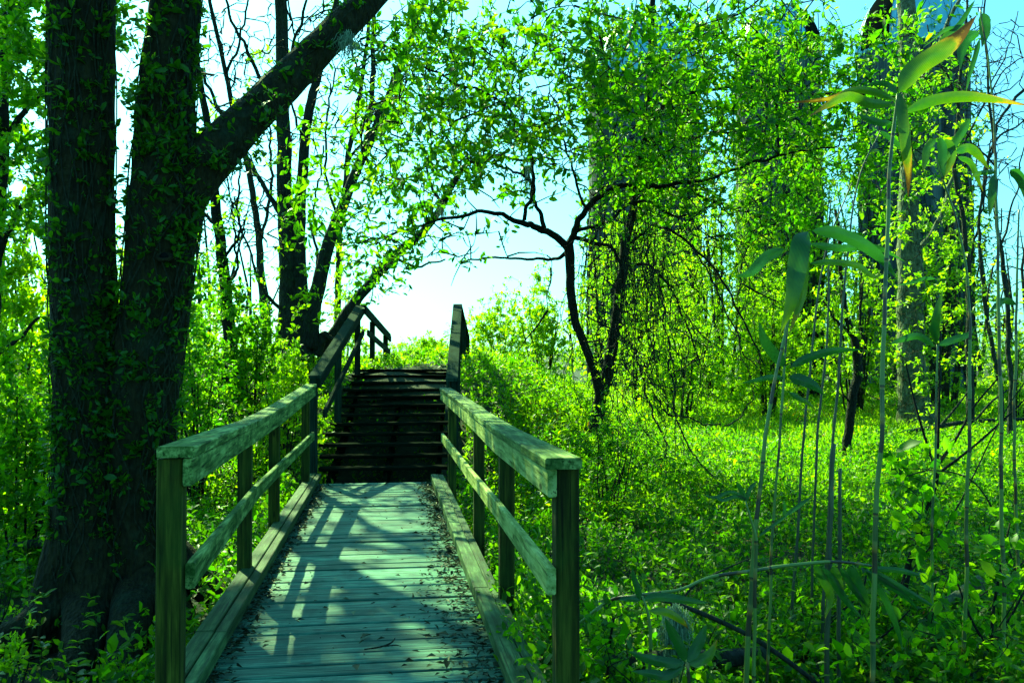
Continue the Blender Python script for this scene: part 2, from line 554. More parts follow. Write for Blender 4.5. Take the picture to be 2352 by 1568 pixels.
class Tubes:
    def __init__(s):
        s.V, s.F, s.R = [], [], []
        s.n = 0

    def add(s, path, sides=6, wob=0.0, seed=0.0, rnd=None, cap=True, lobes=None):
        P = np.asarray(path, float)
        c, r = P[:, :3], P[:, 3]
        k = len(P)
        tg = np.gradient(c, axis=0)
        tg = unit(tg)
        ref = np.array([0.0, 0, 1]) if abs(tg[0][2]) < 0.9 else np.array([1.0, 0, 0])
        u = unit(np.cross(tg[0], ref))
        ang = np.linspace(0, 2 * math.pi, sides, endpoint=False)
        rings = []
        for i in range(k):
            u = unit(u - tg[i] * np.dot(u, tg[i]))
            w = np.cross(tg[i], u)
            rad = np.full(sides, r[i])
            if wob:
                for j in range(sides):
                    q = (math.cos(ang[j]) * 1.3 + seed, math.sin(ang[j]) * 1.3, i * 0.23 + seed)
                    q2 = (math.cos(ang[j]) * 5 + seed, math.sin(ang[j]) * 5, i * 0.5 + seed)
                    rad[j] *= 1 + wob * (mnoise.noise(q) + 0.45 * mnoise.noise(q2))
            if lobes is not None:
                rad = rad * lobes(i / (k - 1), ang, c[i])
            rings.append(c[i] + np.outer(np.cos(ang) * rad, u) + np.outer(np.sin(ang) * rad, w))
        V = np.concatenate(rings)
        b = s.n
        j = np.arange(sides)
        j2 = (j + 1) % sides
        base = (np.arange(k - 1) * sides)[:, None]
        Fq = np.stack([base + j, base + j2, base + sides + j2, base + sides + j], -1).reshape(-1, 4) + b
        s.F.extend(map(tuple, Fq))
        s.V.append(V)
        s.R.append(np.full(len(V), 0.5) if rnd is None else np.repeat(np.broadcast_to(rnd, (k,)), sides))
        s.n += len(V)
        if cap:
            s.F.append(tuple(range(b + sides - 1, b - 1, -1)))
            s.F.append(tuple(b + (k - 1) * sides + q for q in range(sides)))

    def build(s, name, mat, parent=None, smooth=True):
        V = np.concatenate(s.V)
        tot = np.array([len(f) for f in s.F])
        loops = np.concatenate([np.array(f) for f in s.F])
        st = np.concatenate([[0], np.cumsum(tot)[:-1]])
        return np_mesh(name, V, loops, st, tot, mat, parent, smooth, {'rnd': np.concatenate(s.R)})


class Boards:
    """timber boards collected into one mesh; each board is a slightly worn box"""
    def __init__(s):
        s.V, s.F, s.R = [], [], []
        s.n = 0

    def prism(s, ends, bev=0.004, tone=None):
        """ends: list of 4-corner rings (each 4x3, same winding) joined lengthwise"""
        tone = random.random() if tone is None else tone
        k = len(ends)
        rings = []
        for e in ends:
            e = np.asarray(e, float)
            rr = []
            for i in range(4):
                p, a, b = e[i], e[(i - 1) % 4], e[(i + 1) % 4]
                rr.append(p + unit(a - p) * bev)
                rr.append(p + unit(b - p) * bev)
            rings.append(np.array(rr))
        V = np.concatenate(rings)
        b0 = s.n
        m = 8
        for i in range(k - 1):
            for j in range(m):
                s.F.append((b0 + i * m + j, b0 + i * m + (j + 1) % m, b0 + (i + 1) * m + (j + 1) % m, b0 + (i + 1) * m + j))
        s.F.append(tuple(b0 + j for j in range(m - 1, -1, -1)))
        s.F.append(tuple(b0 + (k - 1) * m + j for j in range(m)))
        s.V.append(V)
        s.R.append(np.full(len(V), tone))
        s.n += len(V)

    def bar(s, pts, w, h, side=None, bev=0.004, tone=None, top=False):
        """board along a list of points; w across (horizontal), h tall; points are centres, or top centres"""
        P = [np.array(p, float) for p in pts]
        ends = []
        for i, p in enumerate(P):
            d = (P[min(i + 1, len(P) - 1)] - P[max(i - 1, 0)])
            sd = unit(np.array([d[1], -d[0], 0]))
            c = p - np.array([0, 0, h / 2]) if top else p
            up = np.array([0, 0, h / 2])
            ends.append([c - sd * w / 2 - up, c + sd * w / 2 - up, c + sd * w / 2 + up, c - sd * w / 2 + up])
        s.prism(ends, bev, tone)

    def post(s, x, y, z0, z1, w, bev=0.004, tone=None, rot=0.0, lean=(0, 0)):
        c, q = math.cos(rot), math.sin(rot)
        k = []
        for z, lx, ly in ((z0, 0, 0), (z1, lean[0], lean[1])):
            k.append([(x + lx + (a * c - b * q) * w / 2, y + ly + (a * q + b * c) * w / 2, z) for a, b in ((-1, -1), (1, -1), (1, 1), (-1, 1))])
        s.prism(k, bev, tone)

    def build(s, name, mat, parent=None):
        V = np.concatenate(s.V)
        tot = np.array([len(f) for f in s.F])
        loops = np.concatenate([np.array(f) for f in s.F])
        st = np.concatenate([[0], np.cumsum(tot)[:-1]])
        return np_mesh(name, V, loops, st, tot, mat, parent, False, {'rnd': np.concatenate(s.R)})


def kink(path, amp, seed, f=2.2):
    """small irregular bends so limbs do not run in clean arcs"""
    P = path.copy()
    L = np.concatenate([[0], np.cumsum(np.linalg.norm(np.diff(P[:, :3], axis=0), axis=1))])
    for i in range(1, len(P)):
        e = min(1, L[i] / .25)
        for q in range(3):
            P[i, q] += amp * e * (mnoise.noise((L[i] * f, seed * 3.1, q * 7.7)) + .6 * mnoise.noise((L[i] * f * 2.9, seed * 5.3, q * 3.3)))
    return P


def pix(pts, Y):
    """rows (px, py, width_px[, dY]) at depth Y -> rows (x,y,z,radius)"""
    out = []
    for p in pts:
        y = Y + (p[3] if len(p) > 3 else 0)
        v = at(p[0], p[1], y)
        out.append((v.x, v.y, v.z, p[2] * y / F / 2))
    return out


# ------------------------------------------------------------------ ground sheet
def build_ground():
    xs = np.concatenate([np.linspace(-900, -60, 10), np.linspace(-50, -14, 14), np.linspace(-13, 22, 176), np.linspace(23, 60, 16), np.linspace(80, 900, 10)])
    ys = np.concatenate([np.linspace(-300, -10, 6), np.linspace(-8, 0, 9), np.linspace(0.4, 34, 170), np.linspace(36, 90, 20), np.linspace(120, 1500, 14)])
    X, Y = np.meshgrid(xs, ys)
    Z = gz(X, Y)
    V = np.stack([X, Y, Z], -1).reshape(-1, 3)
    nx, ny = len(xs), len(ys)
    i = (np.arange(ny - 1) * nx)[:, None] + np.arange(nx - 1)
    Fq = np.stack([i, i + 1, i + nx + 1, i + nx], -1).reshape(-1, 4)
    o = np_mesh('ground', V, Fq.ravel(), np.arange(len(Fq)) * 4, np.full(len(Fq), 4), M['ground'])
    tag(o, kind='structure')


build_ground()


# ------------------------------------------------------------------ footbridge
def build_bridge():
    br = thing('footbridge', (0, 6, -0.4), 'weathered timber footbridge with a railing on each side, leading to the stairs', 'footbridge')
    dk = Boards()
    y = 1.2
    while y < 9.78:
        t = random.random()
        dz = random.uniform(-0.003, 0.003)
        dx = random.uniform(-0.012, 0.012)
        tl = random.uniform(-0.003, 0.003)
        w = 0.135 + random.uniform(-0.003, 0.003)
        xs = [-0.80 + dx, -0.36, 0.1, 0.585 + dx]
        sag = [0, random.uniform(-.002, .002), random.uniform(-.002, .002), 0]
        ends = [[(x, y + w, -0.038 + dz + tl), (x, y, -0.038 + dz - tl), (x, y, dz - tl + sg), (x, y + w, dz + tl + sg)] for x, sg in zip(xs, sag)]
        dk.prism(ends, 0.005, t)
        y += 0.146
    dk.build('deck', M['deck'], br)
    # kerb timbers, two boards wide on the left as in the photo
    for side, cuts in ((-1, [1.2, 4.15, 6.6, 9.85]), (1, [1.2, 3.1, 4.75, 7.3, 9.6])):
        for a, b in zip(cuts[:-1], cuts[1:]):
            k = Boards()
            xo = -0.775 if side < 0 else 0.525
            d = 0.008 * random.uniform(-1, 1)
            k.bar([(xo - 0.025 + d, a + 0.006, 0.073), (xo - 0.025, b - 0.006, 0.073)], 0.078, 0.068)
            k.bar([(xo + 0.044 + d, a + 0.006, 0.069), (xo + 0.044, b - 0.006, 0.071)], 0.052, 0.062)
            # spacer blocks that lift the kerb off the deck
            for yy in np.arange(a + 0.3, b - 0.1, 0.8):
                k.bar([(xo, yy, 0.019), (xo, yy + 0.14, 0.019)], 0.09, 0.034)
            k.build('kerb_board', M['kerb'], br)
    be = Boards()
    for x in (-0.72, -0.1, 0.5):
        be.bar([(x, 1.2, -0.16), (x, 9.8, -0.16)], 0.09, 0.235)
    be.build('beam', M['post'], br)

    def rail(side, capts, lowpts, posts, pw):
        cap = Boards()
        P = [np.array(at(px, py, Y)) for px, py, Y in capts]
        sg = -side                       # inner direction along x
        n = len(P)
        # cap: top edge points given are the inner top edge; shift outward by half width
        cw = 0.118
        C = [p + np.array([side * cw / 2, 0, 0]) for p in P]
        for i in range(n - 1):
            dv = C[i + 1] - C[i]
            e = dv / np.linalg.norm(dv) * 0.0025
            jz = np.array([random.uniform(-.004, .004), 0, random.uniform(-.003, .003)])
            cap.bar([C[i] + e + jz, C[i] * .5 + C[i + 1] * .5 + jz * .3 + [random.uniform(-.004, .004), 0, random.uniform(-.004, .002)], C[i + 1] - e - jz], cw, 0.036, top=True, bev=0.005)
        cap.build('handrail', M['rail'], br)
        inn = Boards()
        Q = [p + np.array([side * 0.022, 0, -0.038]) for p in P]
        Q[0] = Q[0] + np.array([0, 0.012, 0])
        inn.bar(Q, 0.030, 0.088, top=True)
        inn.build('upper_rail', M['rail' if side < 0 else 'raillit'], br)  # right side uses the copy with sunlight in its colour
        low = Boards()
        L = [np.array(at(px, py, Y)) for px, py, Y in lowpts]
        L = [np.array([np.interp(p[1], [q[1] for q in P], [q[0] for q in P]) + side * 0.020, p[1], p[2]]) for p in L]
        low.bar(L, 0.030, 0.085)
        low.build('lower_rail', M['rail' if side < 0 else 'raillit'], br)
        ys = [p[1] for p in P]
        for yy in posts:
            x = np.interp(yy, ys, [p[0] for p in P]) + side * (0.0385 + pw / 2)
            z = np.interp(yy, ys, [p[2] for p in P]) - 0.0385
            b = Boards()
            b.post(x, yy, gz(x, yy) - 0.3, z, pw, 0.005, rot=random.uniform(-.03, .03))
            b.build('post', M['post'], br)

    rail(-1, [(446, 1026, 2.98), (592, 966, 5.35), (655, 932, 6.95), (727, 881, 9.5)],
         [(418, 1322, 3.05), (592, 1132, 5.4), (655, 1068, 7.0), (717, 1001, 9.35)], [3.04, 5.41, 6.95, 9.2], 0.078)
    rail(1, [(1254, 1050, 2.76), (1132, 983, 4.49), (1075, 938, 6.2), (1010, 890, 9.45)],
         [(1277, 1334, 2.78), (1132, 1165, 4.5), (1070, 1092, 6.2), (1020, 1004, 9.3)], [2.84, 4.55, 6.2, 8.7], 0.076)


build_bridge()


# ------------------------------------------------------------------ stairs over the bank
def build_stairs():
    st = thing('staircase', (0, 12, 0.3), 'dark open-riser timber stairs climbing the grassy bank, with sloping handrails', 'stairs')
    n = 12
    ys = [10.15 + 0.315 * k for k in range(n)]
    tops = [1075, 1047, 1020, 995, 972, 951, 930, 910, 893, 876, 861, 848]
    lefts = [738, 738, 740, 750, 765, 772, 778, 786, 795, 803, 811, 820]
    rights = [1012, 1012, 1012, 1013, 1014, 1015, 1016, 1017, 1018, 1020, 1022, 1024]
    Ls, Rs = [], []
    for k in range(n):
        a, b = at(lefts[k], tops[k], ys[k]), at(rights[k] + 16, tops[k], ys[k])
        z = a.z
        a.x -= random.uniform(0, .05)
        Ls.append(a)
        Rs.append(b)
        t = Boards()
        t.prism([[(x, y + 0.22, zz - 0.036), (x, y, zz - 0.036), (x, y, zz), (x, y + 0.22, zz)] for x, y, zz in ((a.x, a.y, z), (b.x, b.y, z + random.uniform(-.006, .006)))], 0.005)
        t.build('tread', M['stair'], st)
    for f in (0.09, 0.52, 0.93):
        s = Boards()
        pts = [np.array(Ls[k]) * (1 - f) + np.array(Rs[k]) * f - np.array([0, -0.1, 0.045]) for k in (0, n - 1)]
        pts[0] = pts[0] + (pts[0] - pts[1]) * 0.05
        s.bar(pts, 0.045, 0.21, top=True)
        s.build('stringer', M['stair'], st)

    def rl(inner, side, up, down, upl, downl, posts):
        for nm, pts, wd, hh in (('handrail', up, .135, .038), ('handrail', down, .11, .038)):
            b = Boards()
            b.bar([at(*p) for p in pts], wd, hh, top=True)
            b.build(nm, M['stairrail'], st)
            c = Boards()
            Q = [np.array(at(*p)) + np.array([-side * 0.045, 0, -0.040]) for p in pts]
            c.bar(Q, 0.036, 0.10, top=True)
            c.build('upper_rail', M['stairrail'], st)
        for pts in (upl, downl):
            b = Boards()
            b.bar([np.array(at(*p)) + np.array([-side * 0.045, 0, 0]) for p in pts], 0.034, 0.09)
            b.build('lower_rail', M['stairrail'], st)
        allp = [at(*p) for p in up] + [at(*p) for p in down[1:]]
        yy = [p.y for p in allp]
        for py in posts:
            x = np.interp(py, yy, [p.x for p in allp]) + side * 0.025
            z = np.interp(py, yy, [p.z for p in allp]) - 0.041
            b = Boards()
            b.post(x, py, gz(x, py) - 0.25, z, 0.088)
            b.build('post', M['stairrail'], st)

    rl(0, -1, [(723, 862, 9.95), (828, 700, 13.75)], [(832, 700, 13.70), (891, 767, 16.2)],
       [(735, 950, 10.0), (828, 762, 13.7)], [(838, 764, 13.7), (889, 808, 16.2)], [10.02, 11.75, 13.62, 14.85, 16.1])
    rl(0, 1, [(1038, 868, 9.95), (1051, 698, 13.75)], [(1053, 698, 13.70), (1070, 766, 16.2)],
       [(1035, 955, 10.0), (1048, 764, 13.7)], [(1052, 764, 13.7), (1066, 810, 16.2)], [10.02, 11.75, 13.62, 14.85, 16.1])


build_stairs()


# ------------------------------------------------------------------ trees
def crown(tb, lv, skel, centers, size, nleaf, ratio=0.42, r0=0.008, sides=4, spread=0.9, along=2, droop=0.06, sub=True):
    """join every twig tip to the nearest wood, and set leaves at and along the twigs. skel: (n,3) points of existing wood"""
    C = np.asarray(centers, float)
    S = np.asarray(skel, float)[:, :3]
    d0 = np.array([np.min(np.linalg.norm(S - c, axis=1)) for c in C])
    order = np.argsort(d0)
    pts = [S]
    buf = S
    tips, axes = [], []
    new = []
    for q in order:
        c = C[q]
        if len(new) > 60:
            buf = np.concatenate([buf, np.array(new)])
            new = []
        d = buf - c
        dd = np.einsum('ij,ij->i', d, d)
        i = int(np.argmin(dd))
        a = buf[i]
        if new:
            dn = np.array(new) - c
            dn2 = np.einsum('ij,ij->i', dn, dn)
            j = int(np.argmin(dn2))
            if dn2[j] < dd[i]:
                a = new[j]
        ln = np.linalg.norm(c - a)
        if ln < 0.03:
            c = a + rng.normal(0, 0.06, 3)
            ln = np.linalg.norm(c - a)
        off = rng.normal(0, 0.11, 3) * ln
        off[2] += droop * ln
        m1 = a + (c - a) * 0.36 + off
        m2 = a + (c - a) * 0.72 + off * 0.7 + rng.normal(0, 0.04, 3) * ln
        ra = min(r0 * (0.5 + 0.9 * ln), r0 * 2.2)
        if tb is not None:
            tb.add(np.array([(*a, ra), (*m1, ra * .8), (*m2, ra * .55), (*c, ra * .3)]), sides, cap=False)
        if sub:
            new += [m1, m2, c]
        else:
            new.append(c)
        ax = unit(c - m2 + np.array([0, 0, 0.02]))
        tips.append(c)
        axes.append(ax)
        for t in range(along):
            f = rng.random()
            p = m1 * (1 - f) + m2 * f if t % 2 else m2 * (1 - f) + c * f
            tips.append(p)
            axes.append(unit(ax + rng.normal(0, 0.6, 3)))
    if lv is not None:
        lv.clusters(np.array(tips), np.array(axes), nleaf, size, ratio, spread)


def region(els, n, Yr, clump=40, k=None, ysig=0.3):
    """clumpy random points inside ellipses (cx,cy,rx,ry,weight) of the picture, at real depths Yr"""
    w = np.array([e[4] for e in els], float)
    w /= w.sum()
    out = []
    for e, m in zip(els, rng.multinomial(n, w)):
        if m == 0:
            continue
        kk = k or max(2, m // 5)
        a = rng.uniform(0, 2 * math.pi, kk)
        r = np.sqrt(rng.random(kk))
        cx, cy, cyY = e[0] + e[2] * r * np.cos(a), e[1] + e[3] * r * np.sin(a), rng.uniform(Yr[0], Yr[1], kk)
        i = rng.integers(0, kk, m)
        out.append(atn(cx[i] + rng.normal(0, clump, m), cy[i] + rng.normal(0, clump * .8, m), np.clip(cyY[i] + rng.normal(0, ysig, m), Yr[0] - .3, Yr[1] + .5)))
    return np.concatenate(out)


def keep_above(P, h=0.05):
    P = P.copy()
    P[:, 2] = np.maximum(P[:, 2], gz(P[:, 0], P[:, 1]) + h)
    return P


# --- the big twin trunk tree at the left, in front
def big_tree():
    Y0 = 5.8
    b = at(270, 1440, Y0)
    root = thing('tree', (b.x, b.y, gz(b.x, b.y)), 'huge dark twin-trunk tree with a forked limb, right beside the left railing', 'tree')

    def flare(lo):
        def f(t, ang, c):
            h = max(0.0, 1 - (c[2] - lo) / 1.0)
            return 1 + (h ** 2.2) * (0.35 + 0.45 * np.cos(3 * ang + 0.6) + 0.30 * np.cos(5 * ang + 2.0)) + 0.02 * np.cos(4 * ang + c[2] * 1.1)
        return f

    z0 = float(gz(b.x, b.y)) - 0.25
    A = [(212, 1500, 190), (211, 1330, 176), (208, 1180, 156), (203, 1000, 142), (197, 850, 138), (192, 700, 136), (188, 400, 134), (188, 120, 134), (190, -250, 132), (200, -700, 118), (215, -1300, 90)]
    B = [(328, 1500, 176), (325, 1330, 160), (321, 1180, 148), (322, 1000, 148), (335, 850, 148), (354, 700, 146), (374, 540, 150), (384, 430, 156), (382, 330, 134), (384, 220, 120), (402, 20, 108), (430, -300, 96), (470, -800, 80), (500, -1300, 56)]
    L = [(390, 465, 138), (442, 408, 118, .02), (500, 345, 100, .05), (600, 245, 86, .15), (690, 155, 78, .25), (770, 75, 73, .35), (850, -5, 68, .45), (960, -140, 66, .6), (1050, -330, 52, .8), (1120, -560, 38, 1.0)]
    for P, sd in ((A, 1.3), (B, 5.1)):
        t = Tubes()
        pts = smooth_path(pix(P, Y0 if P is A else Y0 + .02), 7)
        t.add(pts, 40, 0.055, sd, lobes=flare(z0 + 0.2))
        if P is A:
            # buttress root to the left, low front root
            for R in ([(190, 1330, 120), (110, 1410, 90, -.15), (30, 1460, 70, -.3), (-70, 1500, 50, -.4), (-160, 1560, 30, -.5)],
                      [(200, 1380, 110, -.1), (190, 1480, 90, -.5), (150, 1560, 60, -.75), (90, 1640, 40, -.9)]):
                t.add(smooth_path(pix(R, Y0), 4), 16, 0.12, sd)
        else:
            for R in ([(360, 1260, 110, .05), (440, 1320, 84, .05), (500, 1372, 58, 0), (560, 1420, 40, -.05), (620, 1470, 24, -.1)],
                      [(340, 1340, 130, -.1), (400, 1430, 92, -.3), (440, 1500, 70, -.5), (470, 1570, 50, -.6), (500, 1640, 30, -.7)],
                      [(320, 1360, 120, -.1), (290, 1470, 86, -.55), (270, 1560, 64, -.8), (255, 1650, 40, -1.0)]):
                t.add(smooth_path(pix(R, Y0), 4), 16, 0.12, sd + 2)
        t.build('trunk', M['bark'], root)
    t = Tubes()
    t.add(smooth_path(pix(L, Y0), 7), 28, 0.07, 9.0)
    t.build('limb', M['bark'], root)
    # knot hole: a raised lip round a dark recess on the right-hand trunk
    kc = np.array(at(377, 590, Y0 - 0.215))
    lip = Tubes()
    aa = np.linspace(0, 2 * math.pi, 15)
    lip.add(np.stack([kc[0] + 0.040 * np.cos(aa), kc[1] + 0.012 * np.sin(aa * 1), kc[2] + 0.020 * np.sin(aa), np.full(15, 0.013)], -1), 8, 0.1, 3.0, cap=False)
    lo = lip.build('knot', M['bark'], root)
    hole = Tubes()
    hole.add(np.array([(kc[0], kc[1] - .004, kc[2], 0.026), (kc[0], kc[1] + 0.05, kc[2], 0.02)]), 12)
    hole.build('hole', M['hole'], lo)
    # --- climbing vine on the bark
    iv = thing('climbing_vine', (b.x, b.y - .4, gz(b.x, b.y)), 'small-leaved green vine climbing over the bark of the huge twin-trunk tree', 'vine')
    lv = Leaves()
    tb = Tubes()
    for P, n, ylo, yhi in ((A, 640, -350, 1330), (B, 600, -350, 1330), (L, 60, -100, 400)):
        path = smooth_path(pix(P, Y0), 10)
        pxy = np.interp(np.linspace(0, 1, len(path)), np.linspace(0, 1, len(P)), [p[1] for p in P])
        ok = np.where((pxy > ylo) & (pxy < yhi))[0]
        cc, ax = [], []
        nst = max(4, n // 40)
        st_a = rng.uniform(-math.pi * 0.95, 0.0, nst)
        st_w = rng.uniform(-.5, .5, nst)
        for q in range(nst):                                  # wandering stems
            row = []
            for i in ok[::3]:
                an = st_a[q] + st_w[q] * math.sin(i * 0.11 + q) + 0.25 * math.sin(i * 0.37 + 2 * q)
                d = np.array([math.cos(an), math.sin(an), 0])
                row.append((*(path[i, :3] + d * path[i, 3] * 1.05), 0.0045))
            if len(row) > 3:
                tb.add(np.array(row), 5, cap=False)
        for q in range(n):
            i = rng.choice(ok)
            if pxy[i] > 1060 and rng.random() < (pxy[i] - 1060) / 260:
                continue
            an = rng.choice(st_a) + rng.normal(0, 0.5) if rng.random() < .4 else rng.uniform(-2.75, -.35)
            d = np.array([math.cos(an), math.sin(an), 0])
            cc.append(path[i, :3] + d * (path[i, 3] * 1.04 + rng.uniform(0.005, 0.035)))
            ax.append(d * 0.8 + np.array([rng.normal(0, .5), 0, 0.35]))
        lv.clusters(np.array(cc), np.array(ax), 6, 0.05, 0.42, 0.8, 0.5)
    # longer sprays that stand off the bark
    for (px, py, Y, n) in ((300, 690, 5.45, 8), (315, 230, 5.5, 10), (325, 310, 5.5, 8), (330, 160, 5.5, 8), (560, 320, 5.7, 10), (600, 260, 5.75, 8), (520, 350, 5.6, 10), (630, 230, 5.7, 7), (300, 80, 5.5, 8)):
        c = np.array(at(px, py, Y))
        e = np.array(at(px + random.uniform(-50, 50), py + random.uniform(-70, 10), Y - .1))
        s0 = np.array(at(px + 20, py + 50, Y + .2))
        tb.add(smooth_path([(*s0, .004), (*c, .003), (*e, .0015)], 4), 5, cap=False)
        P = np.array([s0 * (1 - f) + e * f for f in np.linspace(.2, 1, n)]) + rng.normal(0, .03, (n, 3))
        lv.clusters(P, rng.normal(0, 1, (n, 3)) + [0, 0, .5], 5, 0.05, 0.42, .7, .3)
    tb.build('stems', M['vine'], iv)
    lv.build('foliage', M['leafdark'], iv)
    return Y0


big_tree()


def traced_tree(name, label, cat, group, Y, trunks, branches, mat, crowns, sides=12, wob=0.07, bside=7, bare_first=()):
    """trunks/branches: lists of pixel polylines (px,py,width_px[,dY]) at depth Y. crowns: list of dicts"""
    first = pix(trunks[0], Y)[0]
    root = thing(name, (first[0], first[1], float(gz(first[0], first[1]))), label, cat, group)
    sk = []
    tb = Tubes()
    for i, P in enumerate(trunks):
        path = kink(smooth_path(pix(P, Y), 6), .035, i * 3 + Y + .5, 1.6)
        g = float(gz(path[0, 0], path[0, 1]))
        if path[0, 2] > g - 0.1 and i == 0:
            path = np.vstack([[path[0, 0], path[0, 1], g - 0.2, path[0, 3] * 1.1], path])
        tb.add(path, sides, wob, i * 2.7 + Y)
        sk.append(path)
    tb.build('trunk', mat, root)
    if branches:
        for i, P in enumerate(branches):
            tb = Tubes()
            path = kink(smooth_path(pix(P, Y), 7), .05, i + Y, 3.0)
            tb.add(path, bside, 0.14, i * 1.9 + Y)
            sk.append(path)
            tb.build('branch', mat, root)
    sk = np.concatenate(sk)
    tw = Tubes()
    lv = None
    for c in list(bare_first) + list(crowns):
        if 'shade_boughs' in c:                       # unseen high clumps added along the sun's rays for shade: (x0, x1, y0, y1, z0, z1, clumps, tips per clump)
            pts = []
            for x0, x1, y0, y1, z0, z1, kk, m in c['shade_boughs']:
                for q in range(kk):
                    z = random.uniform(z0, z1)
                    h = z / sdir.z
                    o = np.array([random.uniform(x0, x1) + sdir.x * h, random.uniform(y0, y1) + sdir.y * h, z])
                    pts.append(o + rng.normal(0, 1, (m, 3)) * [.26, .26, .2])
            pts = np.concatenate(pts)
        else:
            pts = keep_above(region(c['els'], c['n'], c['Y'], c.get('clump', 40), c.get('k')), 0.1)
        if c.get('bare'):
            crown(tw, None, sk, pts, 0, 0, r0=c.get('r0', .006), along=0, droop=c.get('droop', 0.05))
        else:
            lv = lv or Leaves()
            crown(tw, lv, sk, pts, c['size'], c['nl'], c.get('ratio', .42), c.get('r0', .006), along=c.get('along', 2), spread=c.get('spread', .9), droop=c.get('droop', .06))
    tm = c.get('twmat', M['barkdark'])
    if lv:
        lv.build('crown', ([q['mat'] for q in crowns if 'mat' in q] or [M['leaf']])[0], root, OVAL, tw, tm)
    elif tw.n:
        tw.build('crown', tm, root)
    return root


# --- the crooked dark tree arching over the path on the right (stems, long arms, big broad leaves)
traced_tree('tree', 'slim dark tree with crooked arms arching over the stairs, right of the railing', 'tree', None, 11.8,
    [[(1352, 1068, 26), (1370, 960, 24), (1378, 890, 23), (1350, 810, 20), (1322, 740, 20), (1312, 680, 21), (1310, 620, 22), (1308, 565, 24)]],
    [[(1308, 575, 20), (1275, 545, 17), (1240, 522, 16), (1204, 505, 14, -.2), (1150, 494, 11, -.4), (1095, 490, 9, -.6), (1000, 508, 7, -.9), (900, 535, 6, -1.2), (820, 560, 4, -1.5)],
     [(1204, 505, 10, -.2), (1212, 460, 9, -.2), (1224, 425, 9, -.3), (1222, 370, 9, -.3), (1220, 320, 10, -.3), (1240, 290, 9, -.3), (1290, 268, 8, -.1), (1345, 235, 6, .1)],
     [(1250, 524, 12, -.1), (1238, 480, 9, -.1), (1222, 440, 8, -.2), (1215, 400, 6, -.3)],
     [(1222, 325, 8, -.3), (1195, 290, 7, -.5), (1140, 225, 6, -.8), (1050, 190, 6, -1.1), (960, 140, 5, -1.5), (880, 105, 4, -1.9)],
     [(1308, 565, 18), (1320, 520, 16), (1345, 480, 15, -.1), (1400, 442, 14, -.3), (1470, 425, 12, -.5), (1560, 420, 10, -.7), (1650, 405, 8, -.9), (1740, 370, 7, -1.1), (1830, 345, 5, -1.3), (1930, 330, 4, -1.5)],
     [(1308, 572, 12), (1275, 595, 8, .2), (1200, 592, 6, .4), (1110, 588, 5, .5), (1060, 605, 4, .6)],
     [(1315, 545, 12), (1380, 560, 9, -.2), (1420, 590, 8, -.4), (1440, 640, 6, -.5)],
     [(1308, 560, 13), (1330, 530, 10, .1), (1400, 500, 8, -.2), (1470, 462, 7, -.4), (1560, 500, 6, -.6), (1640, 470, 4, -.8)],
     [(1222, 420, 7, -.3), (1190, 400, 6, -.4), (1130, 372, 5, -.6), (1070, 375, 4, -.8)],
     [(1345, 480, 7, -.1), (1320, 400, 6, .1), (1300, 330, 5, .2), (1280, 240, 4, .3)]],
    M['barkdark'],
    [dict(els=[(880, 400, 180, 170, 1.2), (800, 430, 120, 190, .7), (1020, 300, 190, 130, 1.3), (960, 610, 170, 50, .14), (1150, 220, 200, 120, 1.2), (1110, 420, 150, 80, .4), (1330, 300, 140, 100, .5)], n=500, Y=(9.2, 12.6), clump=60, size=0.102, nl=3, ratio=.43, r0=.009, along=2),
     dict(els=[(1250, 180, 420, 190, 2.0), (1000, 90, 230, 110, .8), (1600, 120, 260, 130, 1.0)], n=800, Y=(9.0, 12.8), clump=60, size=0.102, nl=3, ratio=.43, r0=.009, along=2)],
    sides=14, bare_first=[dict(els=[(1000, 400, 260, 200, 1), (1250, 200, 300, 160, 1), (1280, 420, 120, 130, .5), (1400, 640, 90, 150, .4)], n=300, Y=(9.6, 12.6), clump=60, bare=True, r0=.012)])

